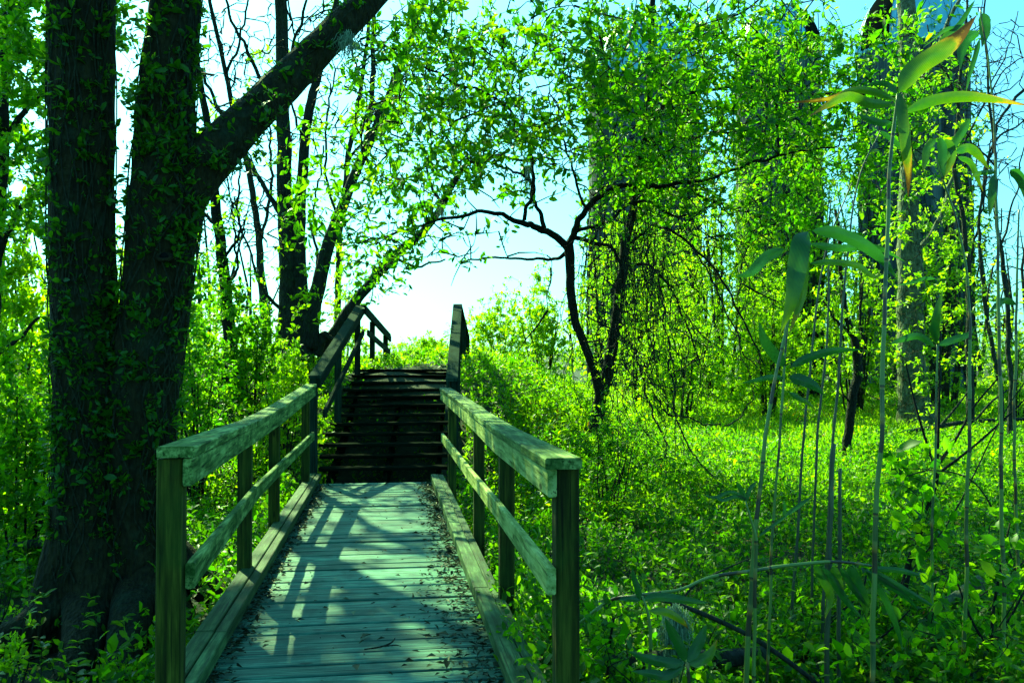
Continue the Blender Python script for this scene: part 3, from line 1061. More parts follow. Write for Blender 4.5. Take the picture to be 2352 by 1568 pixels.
# --- leaning tree tangled with vines, right of it
traced_tree('tree', 'leaning vine-tangled tree with leafy top, in front of the tall silos', 'tree', None, 11.9,
    [[(1358, 1072, 34), (1372, 970, 31), (1392, 870, 29), (1408, 770, 27), (1428, 640, 25), (1440, 540, 22), (1456, 470, 19, .1), (1474, 360, 17, .2), (1488, 230, 15, .2), (1496, 90, 14, .3), (1505, -120, 12, .4), (1520, -360, 8, .5)]],
    [[(1480, 300, 11, .2), (1560, 215, 9, 0), (1680, 200, 8, -.3), (1810, 208, 6, -.6), (1950, 214, 5, -.9), (2060, 225, 3, -1.1)],
     [(1440, 560, 9), (1520, 520, 7, -.3), (1620, 590, 6, -.6), (1700, 720, 5, -.8), (1755, 840, 3, -.9)],
     [(1430, 610, 8), (1500, 610, 6, -.3), (1560, 700, 5, -.5), (1600, 820, 4, -.6)],
     [(1490, 180, 10, .2), (1570, 110, 8, .3), (1660, 50, 6, .4), (1780, -20, 4, .5)],
     [(1470, 390, 8, .2), (1560, 330, 7, .1), (1690, 300, 5, -.2), (1830, 270, 4, -.5)],
     [(1484, 250, 8, .2), (1420, 180, 7, .2), (1350, 130, 5, .2), (1270, 60, 4, .2)],
     [(1462, 440, 9, .1), (1540, 430, 7, .4), (1660, 470, 6, .8), (1790, 520, 4, 1.1)]],
    M['barkdark'],
    [dict(els=[(1600, 250, 250, 140, 1.5), (1830, 250, 200, 130, 1.3), (1500, 120, 240, 110, 1.0), (1770, 110, 190, 90, .9), (1990, 290, 140, 130, .9), (2080, 130, 110, 110, .55), (1500, -120, 420, 110, .7)], n=1250, Y=(9.4, 13.8), clump=62, size=0.10, nl=3, ratio=.43, r0=.0085, along=2),
     dict(els=[(1640, 420, 260, 90, 1.0), (1900, 430, 160, 110, .6), (1480, 420, 120, 110, .5)], n=600, Y=(10.4, 14.2), clump=62, size=0.09, nl=3, ratio=.43, r0=.0085, along=2)],
    sides=14, bare_first=[dict(els=[(1600, 420, 240, 170, 1), (1470, 700, 110, 220, 1.3), (1620, 680, 130, 150, .7), (1750, 250, 220, 130, .6)], n=760, Y=(10.2, 13.2), clump=60, bare=True, r0=.011, droop=-.12)])

# --- leaning thin trunk that starts behind the stair rail
traced_tree('tree', 'thin trunk leaning to the right from behind the left stair rail', 'tree', None, 14.9,
    [[(742, 800, 26), (800, 712, 25), (850, 652, 23), (905, 592, 21), (960, 545, 19), (1005, 490, 17), (1035, 435, 15, -.3), (1056, 392, 13, -.5), (1090, 366, 10, -.7), (1150, 358, 8, -.9), (1220, 370, 6, -1.1)]],
    [[(1020, 470, 8, -.2), (990, 420, 6, -.3), (970, 340, 4, -.4)], [(905, 592, 8), (960, 610, 6, .2), (1020, 600, 4, .4)]],
    M['barkmid'],
    [dict(els=[(850, 600, 120, 70, .6), (1010, 420, 130, 80, 1), (860, 650, 60, 30, .3)], n=60, Y=(13.2, 15.5), clump=30, size=0.11, nl=3, ratio=.42, r0=.005)])

# --- multi-stemmed tree on the bank, behind the left rail
traced_tree('tree', 'many-stemmed grey tree on the bank above the left stair rail', 'tree', None, 14.6,
    [[(672, 815, 98), (668, 760, 67), (664, 680, 44), (660, 560, 38), (655, 420, 34), (650, 280, 31), (648, 120, 29), (645, -100, 24), (640, -400, 15)],
     [(705, 800, 57), (712, 740, 43), (735, 640, 31), (762, 540, 29), (795, 450, 24), (838, 350, 22), (882, 250, 19), (920, 150, 16), (960, 40, 14), (1000, -120, 10)],
     [(690, 780, 49), (690, 640, 33), (688, 520, 27), (694, 400, 24), (706, 290, 22), (730, 180, 19), (758, 60, 15), (790, -120, 10)],
     [(722, 815, 33), (742, 770, 21), (752, 772, 15), (768, 778, 8)]],
    [[(660, 520, 14), (618, 450, 12, .1), (575, 370, 10, .2), (520, 280, 9, .3), (470, 180, 7, .4), (430, 90, 5, .5)],
     [(655, 300, 11), (600, 190, 9, -.2), (548, 80, 7, -.3), (500, -40, 5, -.4)],
     [(664, 720, 12), (625, 690, 8, -.2), (590, 640, 7, -.3), (572, 570, 5, -.4), (540, 480, 4, -.4), (520, 400, 4, -.5)],
     [(838, 350, 12), (850, 230, 12, .1), (858, 120, 11, .2), (862, 0, 10, .3), (865, -150, 6, .4)],
     [(648, 160, 8), (690, 60, 7, .2), (720, -60, 4, .3)], [(735, 640, 8), (720, 540, 6, .2), (730, 430, 5, .3), (745, 330, 4, .4)],
     [(700, 330, 7), (668, 220, 5, .3), (676, 100, 4, .4), (660, 0, 4, .5)], [(795, 450, 8), (850, 400, 5, .3), (900, 340, 4, .4)]],
    M['barkmid'],
    [dict(els=[(560, 200, 140, 180, 1.2), (720, 150, 160, 150, 1.0), (560, 480, 90, 150, .7), (900, 200, 90, 150, .5)], n=460, Y=(13.2, 16.5), clump=46, bare=True, r0=.017),
     dict(els=[(560, 200, 120, 160, .8), (690, 480, 60, 170, .9), (570, 420, 90, 120, .5), (780, 560, 60, 100, .6), (700, 680, 60, 70, .6), (860, 300, 40, 120, .3)], n=130, Y=(13.4, 15.5), clump=32, size=0.085, nl=3, ratio=.45, r0=.004, mat=M['leafyel'])],
    sides=18)
traced_tree('tree', 'slim dark trunk leaning behind the fork of the huge twin-trunk tree', 'tree', None, 13.4,
    [[(530, 850, 41), (528, 800, 31), (522, 700, 27), (512, 600, 24), (500, 500, 23), (490, 420, 21), (478, 300, 17), (455, 160, 14), (440, -20, 11)]],
    [[(500, 520, 9), (470, 490, 8, .2), (448, 470, 6, .3), (420, 400, 5, .4)], [(512, 600, 8), (545, 540, 6, .1), (548, 450, 5, .2), (560, 380, 4, .2)], [(490, 430, 9), (470, 380, 8), (440, 280, 6), (420, 200, 4)],
     [(518, 660, 8), (545, 620, 6, .1), (540, 560, 5, .1), (535, 470, 4, .2)]],
    M['barkdark'],
    [dict(els=[(490, 650, 70, 110, 1), (470, 520, 60, 90, .6), (540, 720, 50, 70, .7)], n=120, Y=(12.6, 14.0), clump=30, size=0.085, nl=4, ratio=.45, r0=.004, mat=M['leaf']),
     dict(els=[(480, 380, 80, 150, 1)], n=50, Y=(12.8, 14.2), clump=30, bare=True, r0=.014)])

for lab, Y, T, B in (
    ('thin bare tree on the bank, seen under the forked limb of the huge tree', 17.5,
     [(612, 800, 24), (604, 680, 18), (596, 560, 16), (576, 420, 14), (548, 290, 12), (512, 140, 10), (480, -20, 8), (460, -160, 5)],
     [[(596, 560, 8), (620, 440, 7), (622, 320, 5), (610, 200, 4)], [(560, 350, 8), (500, 250, 6), (460, 200, 4)], [(520, 170, 7), (560, 60, 5), (580, -40, 4)]]),
    ('thin bare tree on the bank, right of the many-stemmed grey tree', 18.5,
     [(776, 800, 20), (776, 680, 15), (780, 540, 14), (798, 380, 12), (826, 220, 10), (846, 60, 8), (860, -120, 5)],
     [[(782, 520, 7), (750, 400, 6), (752, 280, 5), (770, 160, 4)], [(800, 370, 7), (870, 260, 6), (930, 180, 4)], [(830, 200, 6), (800, 80, 5), (790, -20, 4)]])):
    traced_tree('tree', lab, 'tree', 'thin bare trees on the bank', Y, [T], B, M['barkmid'],
        [dict(els=[(560, 250, 120, 260, 1), (520, 60, 90, 110, .6)] if T[0][0] < 700 else [(810, 260, 110, 280, 1), (860, 120, 90, 120, .6)], n=170, Y=(Y - .9, Y + .9), clump=40, bare=True, r0=.017),
         dict(els=[(560, 300, 110, 240, 1)] if T[0][0] < 700 else [(810, 320, 100, 260, 1)], n=40, Y=(Y - .6, Y + .6), clump=40, size=.08, nl=2, r0=.004, mat=M['leafyel'])], sides=8)

# --- right: pale trunk with climbing stems, small dark tree, slim bare trees against the sky
traced_tree('tree', 'big pale trunk wrapped in bare climbing stems, at the far side of the meadow', 'tree', None, 17.5,
    [[(2105, 985, 104), (2100, 930, 78), (2094, 850, 68), (2092, 740, 64), (2090, 620, 58), (2086, 520, 50), (2092, 400, 48), (2096, 260, 46), (2088, 120, 44), (2078, -10, 42), (2065, -240, 34), (2050, -520, 20)]],
    [[(2090, 640, 18), (2110, 580, 14, .2), (2160, 500, 12, .3), (2190, 400, 8, .4)], [(2092, 240, 18), (2140, 150, 14, .2), (2180, 50, 10, .4), (2230, -60, 6, .5)]],
    M['barkpale'],
    [dict(els=[(2110, 850, 60, 110, 1), (2150, 620, 80, 160, 1), (2100, 300, 90, 170, .5)], n=330, Y=(16.4, 17.8), clump=30, bare=True, r0=.012, droop=-.1),
     dict(els=[(2110, 760, 80, 190, 1), (2140, 500, 80, 130, .8), (2130, 260, 110, 150, .8)], n=260, Y=(16.2, 17.8), clump=30, size=0.10, nl=4, r0=.004, mat=M['leafyel'], twmat=M['vine'])],
    sides=18, wob=.12)
traced_tree('tree', 'short crooked dark trunk standing alone in the sunny meadow', 'tree', None, 12.8,
    [[(1945, 1078, 25), (1950, 1000, 22), (1958, 920, 21), (1970, 850, 22), (1962, 780, 17), (1940, 700, 13), (1930, 600, 10), (1922, 480, 7)]],
    [[(1970, 840, 10), (1985, 800, 8), (1975, 730, 6), (1985, 640, 4)], [(1962, 780, 8), (1930, 740, 6), (1890, 690, 4)], [(1955, 930, 6), (1930, 880, 4), (1932, 800, 3), (1938, 720, 2)]],
    M['barkdark'],
    [dict(els=[(1930, 720, 70, 130, 1), (1960, 880, 40, 60, .4)], n=90, Y=(12.2, 13.4), clump=30, size=0.06, nl=4, r0=.004, mat=M['leafyel'])])
for i, (lab, Y, T, B) in enumerate((
    ('slim dark sapling beside the silo, forking in front of the blue sky', 16.0,
     [(2228, 900, 26), (2226, 800, 20), (2224, 650, 18), (2212, 500, 15), (2190, 380, 14), (2200, 260, 12), (2210, 120, 10), (2225, -40, 7)],
     [[(2224, 640, 9), (2245, 540, 7), (2262, 430, 6), (2280, 320, 4)], [(2205, 230, 8), (2150, 130, 6), (2130, 60, 4)], [(2195, 370, 8), (2240, 280, 7), (2300, 170, 5), (2352, 130, 4)]]),
    ('tall thin bare tree at the right edge, thickest of the slim bare ones there', 14.0,
     [(2322, 1010, 22), (2320, 900, 17), (2316, 760, 16), (2306, 620, 14), (2290, 500, 12), (2285, 360, 10), (2270, 200, 8), (2262, 40, 6), (2258, -80, 4)],
     [[(2300, 560, 8), (2330, 460, 6), (2345, 340, 4)], [(2285, 380, 8), (2240, 330, 6), (2215, 300, 4)], [(2290, 480, 6), (2255, 430, 5), (2242, 350, 4)], [(2270, 210, 5), (2310, 120, 4), (2340, 30, 3)]]),
    ('thin bare tree whose long arm crosses the blue sky at the upper right', 15.0,
     [(2300, 930, 18), (2285, 820, 15), (2262, 700, 14), (2250, 560, 11), (2255, 450, 9), (2280, 330, 8), (2330, 290, 6), (2400, 250, 4)],
     [[(2255, 450, 8), (2285, 310, 8), (2320, 235, 10), (2380, 195, 10), (2450, 170, 8)], [(2262, 700, 7), (2290, 600, 6), (2300, 480, 4)]]))):
    traced_tree('tree', lab, 'tree', 'slim bare trees beside the silo', Y, [[(a, b, c * .75) for a, b, c in T]], [[(a, b, c * .75) for a, b, c in q] for q in B], M['barkmid'],
        [dict(els=[(2285, 350, 70, 300, 1.2), (2310, 650, 50, 200, .6), (2230, 150, 60, 140, .4)], n=150, Y=(Y - .8, Y + 1.0), clump=30, bare=True, r0=.012, droop=0),
         dict(els=[(2240, 720, 40, 160, 1), (2260, 350, 70, 220, .5)], n=26, Y=(Y - .6, Y + .6), clump=30, size=0.075, nl=2, r0=.003, mat=M['leafyel'])], sides=8)

# --- leafy trees at the left edge
traced_tree('tree', 'dense small-leaved tree at the left edge, behind the left trunk of the huge tree', 'tree', None, 8.6,
    [[(-60, 1180, 60), (-40, 900, 50), (-20, 600, 44), (0, 300, 34), (20, 0, 26), (30, -300, 18)]],
    [[(-20, 620, 18), (40, 500, 14), (90, 420, 8)], [(-5, 360, 18), (60, 260, 12), (120, 160, 6)], [(15, 80, 14), (70, 0, 10), (130, -90, 6)], [(-35, 850, 14), (30, 780, 10), (90, 720, 6)]],
    M['barkdark'],
    [dict(els=[(50, 130, 90, 190, 1.6), (50, 400, 80, 130, .9), (170, -60, 190, 90, .6), (-60, 300, 90, 400, .7)], n=620, Y=(7.2, 9.6), clump=30, size=0.062, nl=5, ratio=.5, r0=.004, along=2, mat=M['leaf']),
     dict(els=[(290, 110, 25, 120, .3)], n=16, Y=(6.4, 7.4), clump=16, size=0.05, nl=4, ratio=.5, r0=.003)])
# canopy tree further left that reaches over the bridge from the sun's side; unseen high clumps added to shade deck and right foreground
traced_tree('tree', 'tall tree behind the fork of the huge tree, leaf clumps added above for shade', 'tree', None, 11.5,
    [[(375, 960, 60), (372, 700, 50), (370, 400, 44), (380, 100, 40), (395, -300, 36), (430, -700, 28), (480, -1100, 18)]],
    [[(360, -200, 26), (500, -420, 20, .2), (640, -560, 14, .3), (760, -640, 8, .4)], [(400, -560, 22), (560, -760, 16, -.4), (700, -900, 10, -.8)], [(345, 0, 20), (250, -250, 14), (120, -420, 8)],
     [(340, 60, 18), (480, -80, 14, -.6), (600, -180, 10, -1.2), (720, -250, 6, -1.8)]],
    M['barkdark'],
    [dict(els=[(560, -520, 300, 220, 1.2), (420, -800, 260, 200, .8), (640, -230, 240, 110, .6), (150, -400, 200, 220, .7), (420, -330, 330, 200, 1.0)], n=560, Y=(9.2, 14.5), clump=46, size=0.125, nl=4, ratio=.5, r0=.006),
     dict(shade_boughs=[(-.8, .25, 2.4, 6.6, 7.5, 10.0, 13, 10), (1.7, 6.0, 2.4, 8.0, 7.5, 10.5, 32, 12), (2.2, 7.0, 7.0, 10.5, 10.5, 12.5, 14, 12), (-.8, .5, 1.8, 3.4, 8.0, 10.5, 4, 11), (-.75, -.1, 3.4, 7.0, 8, 10, 5, 11), (-3.5, -1.0, 2.5, 8.0, 7, 10, 22, 9)], size=0.13, nl=4, ratio=.5, r0=.006)])


# ------------------------------------------------------------------ shrubs and thickets
def shrub(name, label, cat, group, px, Y, wpx, toppx, n, size, nl, mat, depth=None, stems=7, twmat=None, clump=0.2, shape=OVAL, ratio=.45, low=0.1, r0=.004, ztop=None, along=2):
    """shrub standing on the ground at column px, depth Y; wpx wide, its top at row toppx"""
    c = at(px, 900, Y)
    gx, gy = c.x, c.y
    g = float(gz(gx, gy))
    top = at(px, toppx, Y).z if ztop is None else ztop
    h = max(0.3, top - g)
    w = wpx * Y / F / 2
    dp = depth or max(w * 0.8, 0.5)
    root = thing(name, (gx, gy, g), label, cat, group)
    tb = Tubes()
    sk = []
    for s in range(stems):
        a = random.uniform(0, 6.28)
        q = random.uniform(.2, .8)
        bx, by = gx + math.cos(a) * w * .3 * q, gy + math.sin(a) * dp * .3 * q
        bz = float(gz(bx, by)) - .05
        ex, ey = gx + math.cos(a) * w * q, gy + math.sin(a) * dp * q
        hh = h * random.uniform(.6, .95)
        r = max(0.006, h * 0.006)
        path = smooth_path([(bx, by, bz, r * 1.4), (bx * .7 + ex * .3 + random.uniform(-.06, .06), by * .7 + ey * .3, bz + hh * .4, r), (bx * .3 + ex * .7, by * .3 + ey * .7, bz + hh * .75, r * .7), (ex, ey, bz + hh, r * .35)], 4)
        tb.add(path, 5, .1, s)
        sk.append(path)
    k = max(3, n // 10)
    u = rng.normal(0, 1, (k, 3))
    u = unit(u) * (rng.random((k, 1)) ** (1 / 2.4))
    u[:, 2] = np.abs(u[:, 2]) * 0.95 if low > .5 else (u[:, 2] * .5 + .5)
    i = rng.integers(0, k, n)
    P = u[i] + rng.normal(0, clump, (n, 3))
    prof = np.clip(1.15 - 0.55 * np.clip(P[:, 2], 0, 1.2) ** 2, .3, 1.2)
    X = gx + P[:, 0] * w * prof
    Yy = gy + P[:, 1] * dp * prof
    Z = gz(X, Yy) + np.clip(P[:, 2], 0.03, 1.25) * h * rng.uniform(.85, 1.05, n)
    lv = Leaves()
    crown(tb, lv, np.concatenate(sk), np.stack([X, Yy, Z], -1), size, nl, ratio, r0, sides=3, along=along)
    tb.build('stems', twmat or M['barkdark'], root)
    lv.build('foliage', mat, root, shape)
    return root


GL = 'shrubs on the bank left of the stairs'
shrub('shrub', 'dark leafy shrub between the huge tree and the slim dark trunk on the bank', 'shrub', GL, 455, 10.2, 140, 690, 300, .062, 4, M['leaf'])
shrub('shrub', 'bright low shrub on the bank just left of the stair rail', 'shrub', GL, 650, 11.0, 190, 815, 260, .06, 4, M['leafyel'])
shrub('shrub', 'airy shrub under the many-stemmed tree on the bank', 'shrub', GL, 580, 12.6, 170, 730, 260, .07, 4, M['leaf'])
shrub('shrub', 'bright airy bush beside the leaning thin trunk behind the stair rail', 'shrub', GL, 790, 16.5, 120, 640, 130, .075, 4, M['leafyel'], stems=5)
GLF = 'bushes at the far left behind the huge tree'
shrub('bush', 'sunny yellow-green bush at the left edge, halfway up the photo', 'bush', GLF, 30, 9.6, 300, 520, 620, .072, 4, M['leafyel'], clump=.15)
shrub('bush', 'mid green bush at the left edge, next to the base of the huge tree', 'bush', GLF, 40, 7.4, 240, 840, 420, .062, 4, M['leaf'])
shrub('bush', 'low bright bush by the left root of the huge tree', 'bush', GLF, -20, 5.6, 120, 1340, 60, .045, 4, M['leafyel'], stems=4)
shrub('bush', 'tiny bright sprouts in the bottom left corner by the root', 'bush', GLF, 10, 4.3, 90, 1450, 26, .036, 4, M['leafyel'], stems=5)
shrub('bush', 'hazy bright bush seen between the two trunks and the fork', 'bush', GLF, 300, 15.0, 460, 560, 560, .10, 4, M['leafyel'])
GR = 'bright shrubs right of the stairs'
shrub('shrub', 'yellow-green shrub right behind the right stair rail', 'shrub', GR, 1150, 17.5, 200, 690, 460, .06, 5, M['leafyel'], stems=9)
shrub('shrub', 'tall feathery shrub between the stair rail and the crooked tree', 'shrub', GR, 1245, 15.8, 190, 640, 520, .06, 5, M['leafyel'], stems=9)
shrub('shrub', 'bushy shrub around the foot of the crooked dark tree', 'shrub', GR, 1345, 12.6, 180, 880, 240, .046, 5, M['leafyel'], stems=9)
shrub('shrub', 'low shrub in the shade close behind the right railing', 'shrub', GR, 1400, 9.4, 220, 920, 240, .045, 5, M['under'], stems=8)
shrub('shrub', 'small sunny shrub on the crest at the top of the stairs', 'shrub', GR, 985, 18.2, 150, 775, 260, .055, 5, M['leafyel'], stems=7)
shrub('shrub', 'wispy shrub rising on the crest just left of the right stair rail', 'shrub', GR, 935, 20.0, 120, 775, 140, .05, 4, M['leafyel'], stems=6)
GT = 'leafy thicket below the silos'
for lab, px, Y, w, top, n in (
    ('tall bright thicket below the nearest silo, behind the vine-tangled tree', 1480, 22.0, 340, 420, 1100),
    ('tall bright thicket in the middle below the silos', 1660, 23.5, 340, 370, 1350),
    ('bright thicket to the left of the pale trunk, below the domes', 1860, 24.5, 340, 360, 1250),
    ('rounded thicket at the back edge of the meadow, darker at its foot', 1760, 19.0, 260, 640, 600),
    ('thicket with a stemmy foot behind the short crooked trunk', 1960, 20.0, 240, 600, 540),
    ('low thicket at the back of the meadow below the leaning tree', 1560, 18.0, 260, 690, 560)):
    shrub('thicket', lab, 'thicket', GT, px, Y, w, top, int(n * 1.25), .078, 5, M['leafyel'], stems=12, twmat=M['vine'], clump=.13, r0=.006)
shrub('thicket', 'sparse thicket behind the pale trunk at the right', 'thicket', GT, 2160, 21.0, 280, 420, 560, .09, 4, M['leafyel'], stems=12, twmat=M['vine'], r0=.006)
shrub('thicket', 'sparse thicket under the slim bare trees at the right edge', 'thicket', GT, 2330, 18.0, 200, 760, 240, .08, 4, M['leafyel'], stems=10, twmat=M['vine'], r0=.005)


# --- tangle of hanging vines
def vines():
    c = at(1480, 950, 11.2)
    root = thing('hanging_vine', (c.x, c.y, float(gz(c.x, c.y))), 'curtain of tangled vine stems trailing from the leaning tree to the ground', 'vine')
    tb = Tubes()
    lv = Leaves()
    cc = []
    for i in range(105):
        px = random.gauss(1460, 70)
        Y = random.uniform(10.2, 12.2)
        top = random.uniform(420, 620)
        bot = random.uniform(820, 1120)
        g = at(px, 900, Y)
        zb = float(gz(g.x, g.y)) + random.uniform(-.02, .5)
        a = at(1450 + (px - 1470) * .7 + random.gauss(0, 14), top, Y)
        m1, m2 = at(px + random.gauss(0, 22), top * .6 + bot * .4, Y + random.gauss(0, .15)), at(px + random.gauss(15, 38), top * .25 + bot * .75, Y + random.gauss(0, .2))
        e = at(px + random.gauss(40, 50), bot, Y)
        z = max(e.z, zb)
        r = random.choice((.003, .003, .004, .006))
        path = smooth_path([(a.x, a.y, a.z, r), (m1.x, m1.y, m1.z, r), (m2.x, m2.y, max(m2.z, zb), r), (e.x, e.y, z, r * .7)], 6)
        path[:, :2] += np.cumsum(rng.normal(0, .016, (len(path), 2)), 0)
        tb.add(path, 5, cap=False)
        for q in range(4):
            cc.append(path[rng.integers(4, len(path)), :3] + rng.normal(0, .08, 3))
    for P in ([(1500, 900, 8), (1540, 960, 7), (1580, 962, 7, -.1), (1640, 968, 7, -.2), (1700, 958, 6, -.2), (1725, 920, 5, -.2), (1735, 880, 4, -.2)],
              [(1460, 800, 9), (1480, 900, 8), (1520, 1000, 8, -.3), (1530, 1040, 8, -.5), (1500, 1060, 7, -.6), (1470, 1110, 6, -.7)],
              [(1510, 620, 8), (1530, 760, 8), (1545, 880, 7, -.2), (1552, 960, 7, -.3), (1600, 1050, 6, -.5), (1650, 1100, 5, -.6)],
              [(1590, 560, 7), (1640, 660, 7), (1690, 770, 6), (1740, 850, 4)]):
        tb.add(kink(smooth_path(pix([(a, b, c * .6, *d) for a, b, c, *d in P], 11.0), 9), .06, P[0][0], 3.5), 6, cap=False)
    tb.build('stems', M['vine'], root)
    cc = keep_above(np.array(cc), .05)
    lv.clusters(cc, rng.normal(0, 1, (len(cc), 3)), 5, .05, .45)
    lv.build('foliage', M['leafyel'], root)


vines()


# ------------------------------------------------------------------ silos
def silo(label, px, w, Y, domepx, eavepx, hole):
    """round concrete silo under a domed sheet-metal roof"""
    c = at(px, 800, Y)
    R = w * Y / F / 2
    g = float(gz(c.x, c.y)) - .3
    ze, zd = at(px, eavepx, Y).z, at(px, domepx, Y).z
    root = thing('silo', (c.x, c.y, g), label, 'silo', 'tall concrete silos behind the thicket')
    t = Tubes()
    zz = np.linspace(g, ze, 40)
    t.add(np.array([(c.x, c.y, z, R * (1 + (.006 if k % 2 else 0))) for k, z in enumerate(zz)]), 56)
    t.build('wall', M['concrete'], root)
    d = Tubes()
    ph = np.linspace(0, math.pi / 2 * .985, 18)
    hd = zd - ze
    d.add(np.array([(c.x, c.y, ze - .02, R * 1.03)] + [(c.x, c.y, ze + hd * math.sin(p), R * 1.025 * math.cos(p)) for p in ph]), 40)
    dome = d.build('dome', M['dome'], root)
    rb = Tubes()
    for k in range(20):
        a = 2 * math.pi * k / 20 + .1
        rb.add(np.array([(c.x + R * 1.03 * math.cos(p) * math.cos(a), c.y + R * 1.03 * math.cos(p) * math.sin(a), ze + hd * 1.005 * math.sin(p), .022) for p in ph[:-1]]), 4, cap=False)
    rb.build('rib', M['dome'], dome)
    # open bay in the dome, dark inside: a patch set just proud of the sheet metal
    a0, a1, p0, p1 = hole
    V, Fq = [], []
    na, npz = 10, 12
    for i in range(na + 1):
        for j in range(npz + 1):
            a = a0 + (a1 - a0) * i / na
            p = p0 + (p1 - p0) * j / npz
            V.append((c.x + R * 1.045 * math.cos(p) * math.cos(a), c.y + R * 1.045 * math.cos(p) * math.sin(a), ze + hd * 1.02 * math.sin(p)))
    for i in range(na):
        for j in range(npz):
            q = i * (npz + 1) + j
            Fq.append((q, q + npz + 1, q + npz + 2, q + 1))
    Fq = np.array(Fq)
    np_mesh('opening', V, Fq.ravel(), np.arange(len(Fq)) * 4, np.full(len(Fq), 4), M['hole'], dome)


RAD = math.radians


def silo_vine(label, px, w, Y, ylo, yhi, n):
    c = at(px, 800, Y)
    Rr = w * Y / F / 2
    g = float(gz(c.x, c.y))
    root = thing('climbing_vine', (c.x, c.y - Rr, g), label, 'vine', 'vines climbing the silos')
    tb, lv = Tubes(), Leaves()
    cc, ax = [], []
    z1, z0 = at(px, yhi, Y).z, at(px, ylo, Y).z
    for q in range(46):
        an = random.uniform(-math.pi, 0)
        zt = random.uniform(z0 + (z1 - z0) * .35, z1)
        row = []
        for k in range(16):
            f = k / 15
            a = an + .25 * math.sin(f * 5 + q) + .08 * math.sin(f * 17 + q)
            row.append((c.x + (Rr + .05) * math.cos(a), c.y + (Rr + .05) * math.sin(a), g + (zt - g) * f, .03 * (1.1 - f)))
        tb.add(smooth_path(row, 2), 4, cap=False)
        for m in range(n // 46):
            p = np.array(row[rng.integers(3, 16)][:3]) + rng.normal(0, .28, 3)
            d = unit(p - np.array([c.x, c.y, p[2]]))
            cc.append(p + d * rng.uniform(.05, .3))
            ax.append(d + [0, 0, -.2])
    lv.clusters(np.array(cc), np.array(ax), 6, .12, .5, .9)
    tb.build('stems', M['vine'], root)
    lv.build('foliage', M['leaf'], root)


silo_vine('leafy vines and bare stems climbing the tall silo at the right, beside the pale trunk', 2102, 258, 30, 800, 40, 900)
silo_vine('vines covering the middle silo with the small blue dome', 1790, 200, 34, 800, 90, 520)
silo_vine('vines creeping over the pale-sided silo behind the crooked tree', 1480, 262, 32, 800, 200, 460)
silo('tall dark silo whose pale blue dome shows at the top right beside the pale trunk', 2102, 258, 30, -40, 130, (RAD(178), RAD(216), RAD(2), RAD(80)))
silo('silo with a small blue dome, half hidden by leaves, between the other two', 1790, 200, 34, 14, 130, (RAD(285), RAD(318), RAD(-2), RAD(55)))
silo('pale-sided silo behind the crooked tree, its top hidden in leaves', 1480, 262, 32, 40, 200, (RAD(60), RAD(90), RAD(5), RAD(40)))


# ------------------------------------------------------------------ canes
def blade(root, name, pts, wpx, Y, scorch=0.0, fold=0.25, face=None):
    """one long leaf along pixel points (px,py[,dY]); parallel edges, pointed tip"""
    P = np.array([(*at(p[0], p[1], Y + (p[2] if len(p) > 2 else 0)), 1) for p in pts])
    P = smooth_path(P, 6)[:, :3]
    k = len(P)
    t = np.linspace(0, 1, k)
    half = wpx * Y / F / 2 * np.clip(np.minimum(1, (t / .16)) ** .6 * (1 - np.clip((t - .45) / .55, 0, 1) ** 1.7), .03, 1)
    tg = unit(np.gradient(P, axis=0))
    view = unit(P - np.array(CAM)) if face is None else np.tile(np.array(face, float), (k, 1))
    tw = random.uniform(-.5, .5)
    side = unit(np.cross(tg, view))
    nor = np.cross(side, tg)
    V, E, R = [], [], []
    cols = np.linspace(-1, 1, 7)
    ph = random.uniform(0, 6)
    for i in range(k):
        a = tw * (t[i] - .3)
        s = side[i] * math.cos(a) + nor[i] * math.sin(a)
        nn = np.cross(s, tg[i])
        for q in cols:
            wav = .10 * math.sin(t[i] * 14 + ph) * abs(q)
            V.append(P[i] + s * q * half[i] + nn * half[i] * (fold * abs(q) + wav))
            E.append(q)
            R.append(scorch * (.65 * t[i] ** 2.2 + .28) + .16 * scorch * abs(q) ** 3 + .02)
    Fq = []
    for i in range(k - 1):
        for j in range(6):
            q = i * 7 + j
            Fq.append((q, q + 1, q + 8, q + 7))
    Fq = np.array(Fq)
    return np_mesh(name, np.array(V), Fq.ravel(), np.arange(len(Fq)) * 4, np.full(len(Fq), 4), M['blade'], root, True, {'rnd': R, 'edge': E})


def cane_stem(root, pts, Y, joints=(), mat='cane', name='stem', sub=5):
    tb = Tubes()
    path = kink(smooth_path(pix(pts, Y), sub + 2), .012, pts[0][0], 1.7)
    pyv = np.interp(np.linspace(0, 1, len(path)), np.linspace(0, 1, len(pts)), [p[1] for p in pts])
    # dense resample for joints and dark sheaths
    L = np.concatenate([[0], np.cumsum(np.linalg.norm(np.diff(path[:, :3], axis=0), axis=1))])
    n = max(12, int(L[-1] / .03))
    s = np.linspace(0, L[-1], n)
    path = np.stack([np.interp(s, L, path[:, q]) for q in range(4)], -1)
    seg = random.uniform(.48, .64)
    o = random.uniform(0, seg)
    fr = ((s + o) % seg) / seg
    path[:, 3] *= 1 + .28 * np.exp(-((fr - .5) * seg / .015) ** 2) * 0 + .22 * (fr < .06)
    rnd = np.where(fr < .50, .05 + .15 * fr, np.where(fr < .70, .38, np.where(fr < .76, .50, .60)))
    tb.add(path, 9, rnd=rnd)
    return tb.build(name, M[mat], root)


